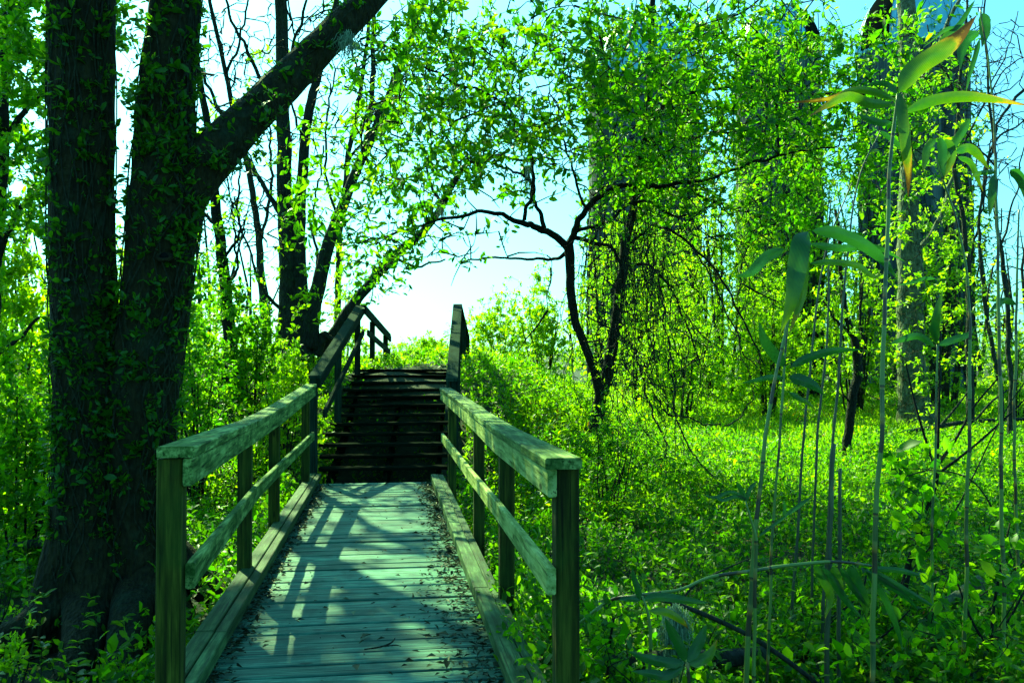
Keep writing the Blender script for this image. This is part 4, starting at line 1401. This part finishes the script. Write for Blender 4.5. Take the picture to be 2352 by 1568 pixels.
def cane(label, pts, Y, group, leaves=(), mat='cane', cat='cane'):
    p = at(pts[0][0], pts[0][1], Y)
    # run the stem down to the ground
    g = float(gz(p.x, p.y))
    root = thing('bamboo_cane', (p.x, p.y, g), label, cat, group)
    P = list(pts)
    if p.z > g:
        d = (pts[0][0] - pts[1][0]) / max(1.0, pts[0][1] - pts[1][1])
        py = pts[0][1]
        while at(pts[0][0] + d * (py - pts[0][1]), py, Y).z > g - .05:
            py += 12
        P = [(pts[0][0] + d * (py - pts[0][1]), py, pts[0][2])] + P
    cane_stem(root, P, Y, mat=mat)
    for lf in leaves:
        blade(root, 'leaf', lf[0], lf[1], Y, lf[2] if len(lf) > 2 else 0.2, lf[3] if len(lf) > 3 else .22)
    return root


GC = 'bamboo canes standing in the right foreground'
cane('tallest pale cane, topped by a whorl of long scorched leaves at the upper right',
     [(2004, 1568, 13), (2008, 1400, 13), (2014, 1150, 12), (2024, 900, 11), (2034, 640, 10), (2046, 400, 9), (2060, 215, 7)], 3.4, GC,
     [([(2066, 212), (2100, 160, -.03), (2165, 115, -.06), (2205, 80, -.08), (2243, 36, -.1)], 46, 1.0),
      ([(2078, 258), (2140, 232, -.05), (2210, 222, -.1), (2280, 228, -.12), (2370, 244, -.1)], 27, .75),
      ([(2058, 232), (2010, 212, .02), (1960, 208, .04), (1900, 228, .05), (1790, 238, .05)], 18, 1.0),
      ([(2052, 240), (2000, 238, -.03), (1950, 222, -.05), (1905, 240, -.05), (1855, 270, -.04)], 24, .8),
      ([(2064, 212), (2072, 260, -.05), (2080, 330, -.06), (2086, 390, -.05), (2086, 452, -.03)], 26, .9),
      ([(2048, 282), (2020, 282, -.02), (1990, 272, -.04), (1970, 262, -.05)], 17, .1),
      ([(2060, 215), (2040, 195, .03), (2010, 192, .05), (1985, 200, .06)], 14, .2)])
cane('slanting cane with a big drooping leaf and arching leaves at mid height',
     [(1714, 1568, 13), (1722, 1400, 13), (1734, 1240, 12), (1752, 1080, 10), (1772, 920, 9), (1800, 780, 7), (1830, 650, 6), (1852, 538, 5)], 3.6, GC,
     [([(1856, 532), (1840, 560, -.06), (1830, 620, -.08), (1818, 690, -.08), (1792, 768, -.05)], 46, .45),
      ([(1848, 545), (1845, 620, .02), (1838, 690, .03), (1812, 768, .03)], 26, .7),
      ([(1866, 530), (1920, 535, -.05), (1980, 560, -.1), (2030, 600, -.12), (2062, 642, -.12)], 30, .15),
      ([(1858, 606), (1910, 602, -.04), (1970, 610, -.08), (2005, 635, -.1), (2032, 628, -.1)], 15, .5),
      ([(1860, 560), (1930, 570, -.03), (2010, 568, .0), (2078, 600, .02)], 18, .15),
      ([(1802, 572, .05), (1760, 590, .02), (1725, 625, 0), (1690, 636, 0)], 26, .15)])
cane('thin cane carrying four spreading leaves below the big drooping leaf',
     [(1762, 1568, 7), (1772, 1300, 7), (1788, 1050, 6), (1800, 880, 6), (1808, 760, 4), (1812, 700, 3)], 3.9, GC,
     [([(1806, 842), (1780, 815, -.04), (1755, 780, -.06), (1742, 735, -.06)], 26, .1),
      ([(1816, 842), (1860, 820, -.04), (1920, 805, -.08), (1985, 803, -.1)], 20, .1),
      ([(1804, 868), (1770, 866, -.02), (1740, 872, -.02), (1704, 880, 0)], 13, .1),
      ([(1812, 866), (1840, 872, -.06), (1868, 885, -.1), (1894, 908, -.12)], 27, .1),
      ([(1812, 900), (1835, 915, -.02), (1855, 925, -.03), (1876, 944, -.03)], 13, .6)])
cane('slender shoot branching low from the slanting cane, with narrow young leaves',
     [(1736, 1400, 9), (1738, 1300, 9), (1738, 1235, 8), (1728, 1190, 5), (1716, 1150, 4)], 3.55, GC,
     [([(1742, 1232), (1770, 1210), (1800, 1188), (1826, 1166)], 7, .1), ([(1800, 1185), (1830, 1165), (1850, 1150), (1868, 1140)], 10, .1), ([(1800, 1186), (1802, 1165), (1800, 1145)], 8, .1),
      ([(1716, 1150), (1690, 1140), (1660, 1148), (1640, 1140)], 10, .1), ([(1714, 1148), (1700, 1120), (1690, 1104)], 12, .1), ([(1720, 1150), (1680, 1130), (1640, 1142), (1610, 1134)], 9, .1), ([(1716, 1148), (1724, 1120), (1740, 1104)], 10, .1)])
for lab, pts, Y, mat, lv in (
    ('dark thin cane leaning right behind the tallest cane', [(1888, 1568, 8), (1895, 1350, 8), (1908, 1100, 7), (1925, 850, 6), (1940, 640, 5), (1970, 420, 4), (2020, 300, 3)], 4.6, 'canedark', [([(2020, 300), (2060, 330, -.02), (2100, 370, -.03)], 12, .2)]),
    ('dark thin cane left of the short broken cane', [(1816, 1568, 7), (1826, 1300, 7), (1846, 1000, 6), (1870, 760, 5), (1900, 560, 4), (1960, 420, 3)], 4.9, 'canedark', []),
    ('short dark cane broken off at waist height', [(1900, 1568, 13), (1904, 1300, 13), (1908, 1100, 12), (1913, 1018, 11)], 3.9, 'canedark', []),
    ('brownish broken cane beside the short dark one', [(1924, 1568, 10), (1926, 1350, 10), (1927, 1200, 9), (1928, 1076, 8)], 4.1, 'canedark', []),
    ('tall greenish cane with drooping withered leaves in front of the silo', [(2216, 1568, 10), (2218, 1350, 10), (2222, 1100, 9), (2228, 860, 8), (2222, 640, 6), (2190, 480, 5), (2150, 360, 4)], 4.2, 'cane',
     [([(2150, 318), (2130, 340), (2125, 370), (2120, 395)], 18, .6), ([(2160, 315), (2165, 350), (2163, 390), (2168, 415)], 22, .3), ([(2170, 320), (2185, 345), (2180, 380), (2160, 420)], 22, .7), ([(2228, 272), (2205, 310), (2180, 350), (2165, 385)], 20, .4), ([(2195, 350), (2225, 340), (2250, 360), (2272, 390)], 22, .6), ([(2200, 360), (2230, 375), (2245, 410), (2258, 440)], 14, .6)]),
    ('tall cane near the right edge with leaves hanging against the blue sky', [(2306, 1568, 10), (2304, 1300, 10), (2300, 1000, 9), (2296, 700, 8), (2290, 500, 6), (2284, 300, 5), (2270, 140, 4), (2250, 20, 4)], 4.0, 'cane',
     [([(2284, 400), (2280, 430), (2276, 465), (2272, 500)], 20, .5), ([(2290, 395), (2250, 398), (2225, 410)], 12, .5), ([(2320, 390), (2340, 405), (2352, 430), (2356, 465)], 24, .2), ([(2258, 30), (2262, 55), (2262, 80), (2255, 110)], 26, .1), ([(2250, 75), (2222, 90), (2208, 120), (2206, 160)], 26, .1), ([(2250, 90), (2240, 130), (2228, 170), (2218, 215)], 12, .2), ([(2240, 0), (2200, 60), (2170, 70), (2120, 110)], 12, .3), ([(2220, 62), (2190, 75), (2168, 95), (2150, 130)], 26, .4)]),
    ('thin cane with bright narrow leaves in front of the pale trunk', [(2140, 1568, 7), (2142, 1300, 7), (2146, 1050, 6), (2150, 860, 5), (2152, 790, 4)], 4.4, 'cane',
     [([(2150, 790), (2148, 750, -.03), (2154, 710, -.05), (2166, 665, -.05)], 20, .4), ([(2146, 795), (2110, 772), (2070, 780), (2040, 792)], 17, .2), ([(2156, 792), (2190, 780), (2220, 770), (2240, 752)], 18, .1), ([(2152, 788), (2140, 760), (2130, 740)], 9, .2), ([(2150, 640), (2120, 640), (2090, 650), (2050, 655)], 9, .2)]),
    ('thin bare cane between the slanting cane and the short broken cane', [(1860, 1568, 7), (1866, 1300, 6), (1880, 1000, 6), (1898, 760, 5), (1906, 600, 4)], 5.2, 'canedark', []),
    ('thin greenish cane standing close to the right edge', [(2340, 1568, 8), (2336, 1250, 8), (2330, 950, 7), (2334, 700, 6), (2344, 480, 4)], 5.0, 'cane', [([(2334, 700), (2310, 690), (2290, 700), (2270, 720)], 16, .3)])):
    cane(lab, pts, Y, GC, lv, mat)
# bent cane lying across, with leaves hanging off its end
bc = at(1330, 1418, 3.9)
root = thing('bamboo_cane', (bc.x, bc.y, float(gz(bc.x, bc.y))), 'bent cane arching sideways, a row of leaves hanging from its far end', 'cane', GC)
cane_stem(root, [(1320, 1440, 7, .2), (1400, 1378, 8, .1), (1460, 1368, 8), (1560, 1355, 7), (1640, 1325, 8), (1740, 1308, 9), (1850, 1296, 9), (1940, 1292, 7), (2010, 1300, 5)], 3.8, mat='cane')
for lf in (([(1872, 1300), (1890, 1330), (1908, 1370), (1895, 1420)], 22, .6), ([(1885, 1302), (1915, 1335), (1945, 1380), (1985, 1425)], 20, .2), ([(1912, 1300), (1925, 1330), (1938, 1370)], 20, .7), ([(1950, 1300), (1965, 1335), (1985, 1380), (1990, 1420)], 30, .4),
           ([(1985, 1308), (2030, 1335), (2080, 1370), (2110, 1400)], 16, .1), ([(2000, 1305), (2070, 1310), (2140, 1330)], 14, .1), ([(1990, 1310), (2030, 1370), (2060, 1440), (2075, 1500)], 16, .2), ([(1930, 1302), (1960, 1350), (2000, 1400)], 16, .1), ([(2000, 1310), (2070, 1350), (2160, 1400)], 18, .05)):
    blade(root, 'leaf', lf[0], lf[1], 3.75, lf[2])
cane('small young cane at the bottom, with an upright leaf and a whorl of broad leaves',
     [(1496, 1568, 8), (1496, 1500, 8), (1492, 1420, 7), (1478, 1370, 5)], 3.3, GC,
     [([(1470, 1378), (1464, 1350), (1456, 1325), (1452, 1302)], 15, .05), ([(1476, 1376), (1520, 1370), (1580, 1378), (1632, 1384)], 20, .3), ([(1490, 1402), (1530, 1405), (1565, 1425), (1582, 1445)], 18, .85), ([(1470, 1378), (1440, 1374), (1420, 1376)], 12, .1)])
cane('whorl of broad green leaves low at the bottom of the photo',
     [(1580, 1600, 9), (1578, 1560, 8), (1574, 1520, 7)], 3.1, GC,
     [([(1574, 1520), (1560, 1480), (1540, 1445), (1528, 1418)], 24, .1), ([(1578, 1520), (1600, 1485), (1612, 1460), (1624, 1430)], 26, .2), ([(1580, 1522), (1610, 1515), (1632, 1500), (1648, 1466)], 26, .7), ([(1570, 1522), (1530, 1520), (1480, 1510), (1440, 1494)], 24, .1), ([(1570, 1530), (1530, 1550), (1490, 1545), (1450, 1540)], 22, .1)])


# ------------------------------------------------------------------ fallen wood, moss
def log(name, label, cat, pts, Y, mat, group=None, wob=.12, stubs=()):
    P = smooth_path(pix(pts, Y), 6)
    root = thing(name, tuple(P[0, :3]), label, cat, group)
    tb = Tubes()
    tb.add(P, 16 if pts[0][2] > 20 else 8, wob, Y)
    tb.build('trunk', mat, root)
    if stubs:
        t2 = Tubes()
        for s in stubs:
            t2.add(smooth_path(pix(s, Y), 4), 6, .1, 2)
        t2.build('branch', mat, root)
    return root


log('fallen_log', 'mossy grey log half buried in leaves at the bottom, by the hanging moss', 'log', [(1320, 1545, 46), (1420, 1528, 50), (1540, 1515, 50), (1660, 1512, 44), (1760, 1500, 36)], 4.3, M['barkmid'])
log('fallen_log', 'dark mossy log lying behind the two tallest canes at the bottom right', 'log', [(1690, 1500, 60), (1800, 1490, 66), (1920, 1492, 60), (2060, 1500, 46), (2160, 1502, 30)], 5.0, M['barkmid'])
log('fallen_log', 'pale broken log end sticking up among leaves at the right', 'log', [(2150, 1392, 22), (2200, 1370, 30), (2250, 1338, 38), (2285, 1328, 32)], 5.2, M['barkpale'])
log('fallen_log', 'smooth grey log lying left of the huge tree', 'log', [(20, 1262, 24), (90, 1248, 24), (170, 1244, 22), (260, 1240, 16)], 7.3, M['barkmid'])
log('fallen_branch', 'fallen pale branch lying across the meadow at the foot of the pale trunk', 'branch', [(2010, 1000, 12), (2080, 992, 12), (2160, 978, 12), (2230, 968, 10), (2352, 962, 8), (2440, 968, 6)], 15.4, M['barkmid'], None, .1, [[(2160, 978, 7), (2200, 930, 5), (2230, 890, 3)], [(2240, 966, 6), (2280, 920, 5), (2340, 880, 3)]])
log('fallen_branch', 'dark bare branch slanting down to the bottom behind the slanting cane', 'branch', [(1455, 1370, 9), (1540, 1382, 10), (1640, 1420, 12), (1740, 1470, 12), (1840, 1540, 12), (1900, 1590, 10)], 4.1, M['barkmid'], None, .1, [[(1560, 1385, 6), (1600, 1340, 5), (1680, 1300, 4), (1740, 1275, 2)], [(1545, 1385, 6), (1535, 1430, 5), (1540, 1470, 5), (1600, 1500, 4), (1650, 1550, 3)]])


def moss_clump(label, px, py, w, h, Y, n, parent_label=None):
    c = at(px, py, Y)
    root = thing('hanging_moss', tuple(c), label, 'moss', 'grey-green hanging moss')
    tb = Tubes()
    for i in range(n * 2):
        x = px + random.gauss(0, w * .24)
        yy = Y + random.gauss(0, w * .2 * Y / F)
        y0 = py + random.uniform(-.05, .25) * h + abs(x - px) * .5
        ln = h * random.uniform(.25, .8) * math.exp(-((x - px) / (w * .45)) ** 2)
        row = []
        dx = 0
        for q in range(8):
            f = q / 7
            dx += random.gauss(0, w * .045)
            p = at(x + dx, y0 + ln * f, yy + random.gauss(0, .006))
            row.append((p.x, p.y, p.z, .0019 * (1 - .4 * f)))
        tb.add(smooth_path(row, 2), 3, cap=False, rnd=random.random())
    tb.build('strands', M['moss'], root)


moss_clump('long beard of pale moss hanging over the log at the bottom', 1552, 1392, 64, 200, 3.9, 240)
moss_clump('tuft of pale moss on the forked limb at the top left', 800, 70, 56, 80, 5.95, 70)
moss_clump('wisp of pale moss on the leaning thin trunk above the stairs', 1015, 470, 26, 60, 14.2, 40)
moss_clump('grey moss strands hanging in the leaves at top centre', 1045, 170, 70, 130, 13.0, 90)
moss_clump('thin moss strand hanging from the stem of the crooked tree', 1212, 370, 20, 100, 11.2, 40)


# ------------------------------------------------------------------ foreground shrubs on the right
GF = 'broad-leaved saplings in the right foreground'
def sapling(label, Y, stems, els, n, size, Yr, mat=None):
    f = pix(stems[0], Y)[0]
    root = thing('sapling', (f[0], f[1], float(gz(f[0], f[1]))), label, 'sapling', GF)
    tb = Tubes()
    sk = []
    for i, P in enumerate(stems):
        path = smooth_path(pix(P, Y), 5)
        tb.add(path, 7, .1, i)
        sk.append(path)
    lv = Leaves()
    crown(tb, lv, np.concatenate(sk), keep_above(region(els, n, Yr, 34), .08), size, 3, .5, .0035, along=1, spread=1.0)
    tb.build('stems', M['barkdark'], root)
    lv.build('foliage', mat or M['leaf'], root)


sapling('forked sapling with bare upper twigs, right of the tallest cane', 5.2,
        [[(2050, 1470, 22), (2066, 1400, 20), (2090, 1290, 18), (2120, 1200, 16), (2148, 1110, 14), (2152, 1060, 13)], [(2152, 1065, 9), (2155, 1000, 7), (2158, 900, 5), (2160, 760, 4)], [(2152, 1070, 9), (2200, 1000, 7), (2240, 930, 5), (2300, 860, 4)], [(2150, 1080, 8), (2120, 990, 6), (2095, 900, 5), (2080, 830, 3)], [(2150, 1090, 8), (2230, 1030, 6), (2320, 950, 5), (2370, 900, 3)]],
        [(2090, 1100, 60, 60, 1), (2130, 1200, 60, 60, .8), (2060, 1250, 50, 60, .5)], 60, .085, (4.6, 5.4))
sapling('low sapling with big light leaves in the bottom right corner', 4.3,
        [[(2280, 1600, 12), (2276, 1500, 10), (2282, 1400, 8), (2300, 1300, 6), (2320, 1200, 4)], [(2276, 1500, 8), (2230, 1420, 6), (2200, 1340, 4)], [(2280, 1480, 8), (2330, 1400, 6), (2370, 1320, 4)]],
        [(2270, 1420, 110, 120, 1), (2200, 1500, 90, 60, .8), (2310, 1250, 60, 80, .5)], 100, .066, (3.8, 4.8))
sapling('leafy sapling between the two tallest canes near the bottom', 4.5,
        [[(1960, 1600, 9), (1965, 1500, 8), (1975, 1400, 6), (1990, 1320, 4)], [(1965, 1510, 6), (2040, 1450, 5), (2090, 1400, 3)]],
        [(2020, 1440, 100, 80, 1), (1940, 1520, 70, 40, .6)], 60, .066, (4.0, 4.9))
sapling('small leafy sapling right behind the near post of the right railing', 4.0,
        [[(1395, 1560, 8), (1400, 1480, 7), (1410, 1420, 5)], [(1400, 1500, 6), (1450, 1450, 4)]],
        [(1400, 1440, 60, 60, 1), (1440, 1520, 60, 40, .6)], 36, .06, (3.6, 4.3))
# thin dead sticks and arcs at right
st = at(2352, 1180, 5.0)
root = thing('bramble', (st.x, st.y, float(gz(st.x, st.y))), 'arching thin bare bramble stems crossing the right side', 'bramble')
tb = Tubes()
for P in ([(2390, 1560, 5), (2330, 1300, 5), (2250, 1120, 4), (2150, 1080, 4), (2060, 1100, 3)], [(2000, 1480, 5), (2080, 1330, 4), (2190, 1180, 4), (2300, 960, 3), (2352, 880, 3)], [(2390, 1240, 5), (2320, 1330, 4), (2240, 1450, 3)],
          [(2060, 1568, 5), (2110, 1480, 4), (2135, 1400, 5), (2150, 1340, 4)], [(2250, 1568, 4), (2230, 1440, 4), (2240, 1380, 4), (2280, 1350, 3)], [(1780, 1500, 3), (1880, 1440, 4), (1960, 1380, 3)], [(1700, 1568, 4), (1850, 1480, 4), (1960, 1380, 3)]):
    tb.add(smooth_path(pix(P, 4.8), 6), 5, cap=False)
tb.build('stems', M['vine'], root)


# ------------------------------------------------------------------ undergrowth, grass, litter
def in_bridge(x, y, pad=0.0):
    return ((x > -.95 - pad) & (x < .70 + pad) & (y < 9.95)) | ((x > -.6 - .25 * 0 - pad) & (x < .95 + pad) & (y >= 9.95) & (y < 14.2) & (x > -0.9 + 0.1 * (y - 10)))


def scatter(n, y0, y1, dens=None, pw=1.0, xmin=-9, xmax=17):
    Y = y0 + (y1 - y0) * rng.random(n) ** pw
    half = np.maximum(1.5, Y * .66)
    X = Y * math.tan(YAW) + (rng.random(n) * 2 - 1) * half
    return X, Y


def undergrowth():
    lv = Leaves()
    # low leafy plants, each a little rosette on a short stem
    n = 33000
    X, Y = scatter(n, 1.8, 15, pw=1.0)
    k = ~in_bridge(X, Y, .02)
    # thinner on the bare earth under the big tree
    k &= ~((np.hypot(X + 1.85, (Y - 5.7) * .9) < 1.05) & (rng.random(n) < .85))
    X, Y = X[k], Y[k]
    pat = .5 + .5 * np.sin(X * 1.9 + 1.3 * np.sin(Y * .8)) * np.sin(Y * 1.5 + X)
    k = rng.random(len(X)) < .55 + .45 * pat
    X, Y, pat = X[k], Y[k], pat[k]
    h = rng.uniform(.05, .30, len(X)) * (.6 + .6 * pat)
    Z = gz(X, Y) + h
    C = np.stack([X, Y, Z], -1)
    lv.clusters(C, rng.normal(0, .45, (len(C), 3)) + [0, 0, .7], 6, .054, .46, 1.0, .6, up=.8, jitter=.4)
    C2 = C[::2] - [0, 0, .05] + rng.normal(0, .05, (len(C[::2]), 3))
    lv.clusters(C2, rng.normal(0, .6, (len(C2), 3)) + [0, 0, .4], 4, .05, .5, 1.0, .6, up=.8, jitter=.4)
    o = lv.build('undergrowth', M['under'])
    tag(o, 'shaded mat of small leafy plants carpeting the ground beside the bridge', 'undergrowth', kind='stuff')
    lv = Leaves()
    tb = Tubes()
    n = 620
    X, Y = scatter(n, 2.6, 12, pw=.9)
    k = ~in_bridge(X, Y, .05) & (X > -6)
    X, Y = X[k], Y[k]
    for x, y in zip(X, Y):
        g = float(gz(x, y))
        h = random.uniform(.25, .55)
        tx, ty = x + random.gauss(0, .08), y + random.gauss(0, .08)
        tb.add(np.array([(x, y, g, .003), ((x + tx) / 2 + random.gauss(0, .02), (y + ty) / 2, g + h * .55, .0025), (tx, ty, g + h, .0015)]), 4, cap=False)
        P = np.array([(x + (tx - x) * f, y + (ty - y) * f, g + h * f) for f in (.45, .62, .78, .9, 1, 1)])
        P = np.repeat(P, 2, 0)
        a = rng.uniform(0, 6.28, len(P))
        lv.add(P, np.stack([np.cos(a), np.sin(a), rng.uniform(.1, .7, len(P))], -1), rng.normal(0, .3, (len(P), 3)) + [0, 0, 1], rng.uniform(.035, .085, len(P)), rng.uniform(.016, .036, len(P)), np.clip(rng.normal(.7, .2, len(P)), 0, 1))
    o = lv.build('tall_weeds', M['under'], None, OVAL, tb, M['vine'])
    tag(o, 'upright leafy weeds standing above the low ground cover', 'weeds', kind='stuff')
    lv = Leaves()
    n = 5200
    X, Y = scatter(n, 2.2, 15, pw=1.0)
    k = ~in_bridge(X, Y, .0)
    X, Y = X[k], Y[k]
    n = len(X)
    P = np.stack([X, Y, gz(X, Y) + rng.uniform(.01, .16, n)], -1)
    L = rng.uniform(.03, .08, n)
    lv.add(P, rng.normal(0, 1, (n, 3)) * [1, 1, .4], rng.normal(0, .5, (n, 3)) + [0, 0, 1], L, L * rng.uniform(.15, .55, n))
    o = lv.build('dead_leaves', M['dead'])
    tag(o, 'fallen brown leaves lying among the green plants', 'dead leaves', kind='stuff')
    # plants hugging the bridge edges
    lv = Leaves()
    n = 900
    sd = rng.choice([-1, 1], n, p=[.45, .55])
    Y = rng.uniform(2.2, 10.0, n)
    X = np.where(sd < 0, -.93 - np.abs(rng.normal(0, .16, n)), .70 + np.abs(rng.normal(0, .16, n)))
    Z = gz(X, Y) + rng.uniform(.15, .5, n)
    C = np.stack([X, Y, Z], -1)
    lv.clusters(C, rng.normal(0, .5, (n, 3)) + [0, 0, .6], 6, .06, .46, 1.0, .5, up=.6, jitter=.5)
    m = 150
    Y = rng.uniform(2.2, 4.7, m)
    X = rng.uniform(.50, .72, m)
    lv.clusters(np.stack([X, Y, rng.uniform(.05, .17, m)], -1), rng.normal(0, .5, (m, 3)) + [0, 0, .6], 5, .05, .46, 1.0, .5, up=.6, jitter=.6)
    # under the stairs
    n = 300
    Y = rng.uniform(9.9, 13.4, n)
    X = rng.uniform(-.8, .9, n)
    Z = np.minimum(gz(X, Y) + .1, .02 + .32 * (Y - 10.1) - .02)
    lv.clusters(np.stack([X, Y, Z], -1), rng.normal(0, .5, (n, 3)) + [0, 0, .6], 4, .055, .46, 1.0, .5, up=.6, jitter=.5)
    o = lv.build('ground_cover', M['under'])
    tag(o, 'leafy plants crowding the kerbs of the footbridge', 'ground cover', kind='stuff')
    # sunny bank left of and behind the stairs
    lv = Leaves()
    n = 13000
    Y = rng.uniform(9.0, 22, n)
    X = rng.uniform(-7.5, 3.2, n)
    k = ~in_bridge(X, Y, .02)
    X, Y = X[k], Y[k]
    Z = gz(X, Y) + rng.uniform(.03, .22, len(X))
    lv.clusters(np.stack([X, Y, Z], -1), rng.normal(0, .5, (len(X), 3)) + [0, 0, .6], 5, .062, .42, 1.0, .5, up=.6, jitter=.4)
    o = lv.build('bank_plants', M['leafyel'])
    tag(o, 'sunlit weeds covering the bank around the stairs', 'weeds', kind='stuff')
    # meadow grass with rusty flecks
    lv = Leaves()
    n = 70000
    Y = 9.5 + 24 * rng.random(n) ** 1.25
    X = Y * (0.135 + rng.uniform(.0, .66, n))
    k = gz(X, Y) < .75
    X, Y = X[k], Y[k]
    n = len(X)
    pat = .5 + .5 * np.sin(X * 1.3 + 2 * np.sin(Y * .6)) * np.sin(Y * 1.1 - X * .7)
    L = rng.uniform(.07, .26, n) * (.35 + 1.0 * pat)
    P = np.stack([X, Y, gz(X, Y) - .01], -1)
    D = rng.normal(0, .33, (n, 3)) + [0, 0, 1]
    Nn = rng.normal(0, 1, (n, 3))
    tone = rng.random(n)
    tone = np.where(tone > .955, rng.uniform(.945, 1, n), tone * .93)
    lv.add(P, D, Nn, L, rng.uniform(.008, .016, n) * (1 + .03 * Y), tone)
    o = lv.build('meadow_grass', M['grass'], None, BLADE)
    tag(o, 'sunny yellow-green meadow grass with rusty flecks', 'grass', kind='stuff')
    lv = Leaves()
    n = 9500
    Y = 9.5 + 22 * rng.random(n) ** 1.2
    X = Y * (0.14 + rng.uniform(.0, .62, n))
    k = gz(X, Y) < .8
    X, Y = X[k], Y[k]
    Z = gz(X, Y) + rng.uniform(.03, .2, len(X))
    lv.clusters(np.stack([X, Y, Z], -1), rng.normal(0, .5, (len(X), 3)) + [0, 0, .6], 5, .062, .45, 1.0, .5, up=.7, jitter=.5)
    o = lv.build('meadow_weeds', M['leafyel'])
    tag(o, 'low broad-leaved weeds mixed in the meadow grass', 'weeds', kind='stuff')
    # leaf litter on the deck
    lv = Leaves()
    n = 3800
    Y = rng.uniform(2.3, 9.7, n)
    right = rng.random(n) < .62
    edge = np.abs(rng.normal(0, .07, n)) * (1 + 1.1 * np.exp(-((Y - 4.6) / 1.2) ** 2) * right)
    X = np.where(right, .47 - edge, -.72 + edge * .75)
    k = rng.random(n) < .06
    X = np.where(k, rng.uniform(-.68, .44, n), X)
    P = np.stack([X, Y, .006 + rng.random(n) * .014], -1)
    D = rng.normal(0, 1, (n, 3)) * [1, 1, .18]
    Nn = rng.normal(0, .35, (n, 3)) + [0, 0, 1]
    L = rng.uniform(.010, .05, n) * np.where(rng.random(n) < .12, 1.5, 1)
    lv.add(P, D, Nn, L, L * rng.uniform(.12, .6, n))
    o = lv.build('leaf_litter', M['litter'], None, DIAM)
    tag(o, 'dry leaf litter along the edges of the bridge deck', 'leaf litter', kind='stuff')
    tw = thing('twig', tuple(at(1530 / 1.741, 1475, 4.15)), 'small bent twig lying on the near deck boards', 'twig')
    t = Tubes()
    b = Vector((-.01, 4.12, .008))
    t.add(smooth_path([(b.x - .09, b.y - .01, .008, .003), (b.x - .02, b.y, .012, .004), (b.x + .03, b.y + .02, .022, .0035), (b.x + .05, b.y + .07, .03, .002)], 4), 6)
    t.add(smooth_path([(b.x, b.y, .014, .003), (b.x + .05, b.y - .01, .02, .0025), (b.x + .075, b.y + .0, .012, .0015)], 4), 6)
    t.build('stems', M['barkdark'], tw)


undergrowth()


# far woods that close the view at the sides
def woods():
    lv = Leaves()
    tb = Tubes()
    n = 2600
    side = rng.random(n)
    X = np.where(side < .45, rng.uniform(-34, -4.5, n), rng.uniform(9, 52, n))
    Y = rng.uniform(33, 62, n)
    Z = gz(X, Y) + rng.random(n) ** 1.3 * np.where(X < 0, 3.2, 4.2)
    lv.clusters(np.stack([X, Y, Z], -1), rng.normal(0, 1, (n, 3)), 8, .26, .5, 1.2, .5, jitter=1.4)
    for i in range(170):
        x = random.uniform(-34, -5) if i % 2 else random.uniform(10, 52)
        y = random.uniform(33, 60)
        z = float(gz(x, y))
        h = random.uniform(5, 12)
        tb.add(np.array([(x, y, z - .2, .12), (x + random.uniform(-.5, .5), y, z + h * .5, .08), (x + random.uniform(-1, 1), y, z + h, .02)]), 5, cap=False)
    o = lv.build('woods', M['leafyel'])
    tag(o, 'far leafy woods closing the view', 'woods', kind='stuff')
    t = tb.build('woods_trunks', M['barkmid'], o)
    t.name = 'trunks'
    t['kind'] = 'stuff'


woods()
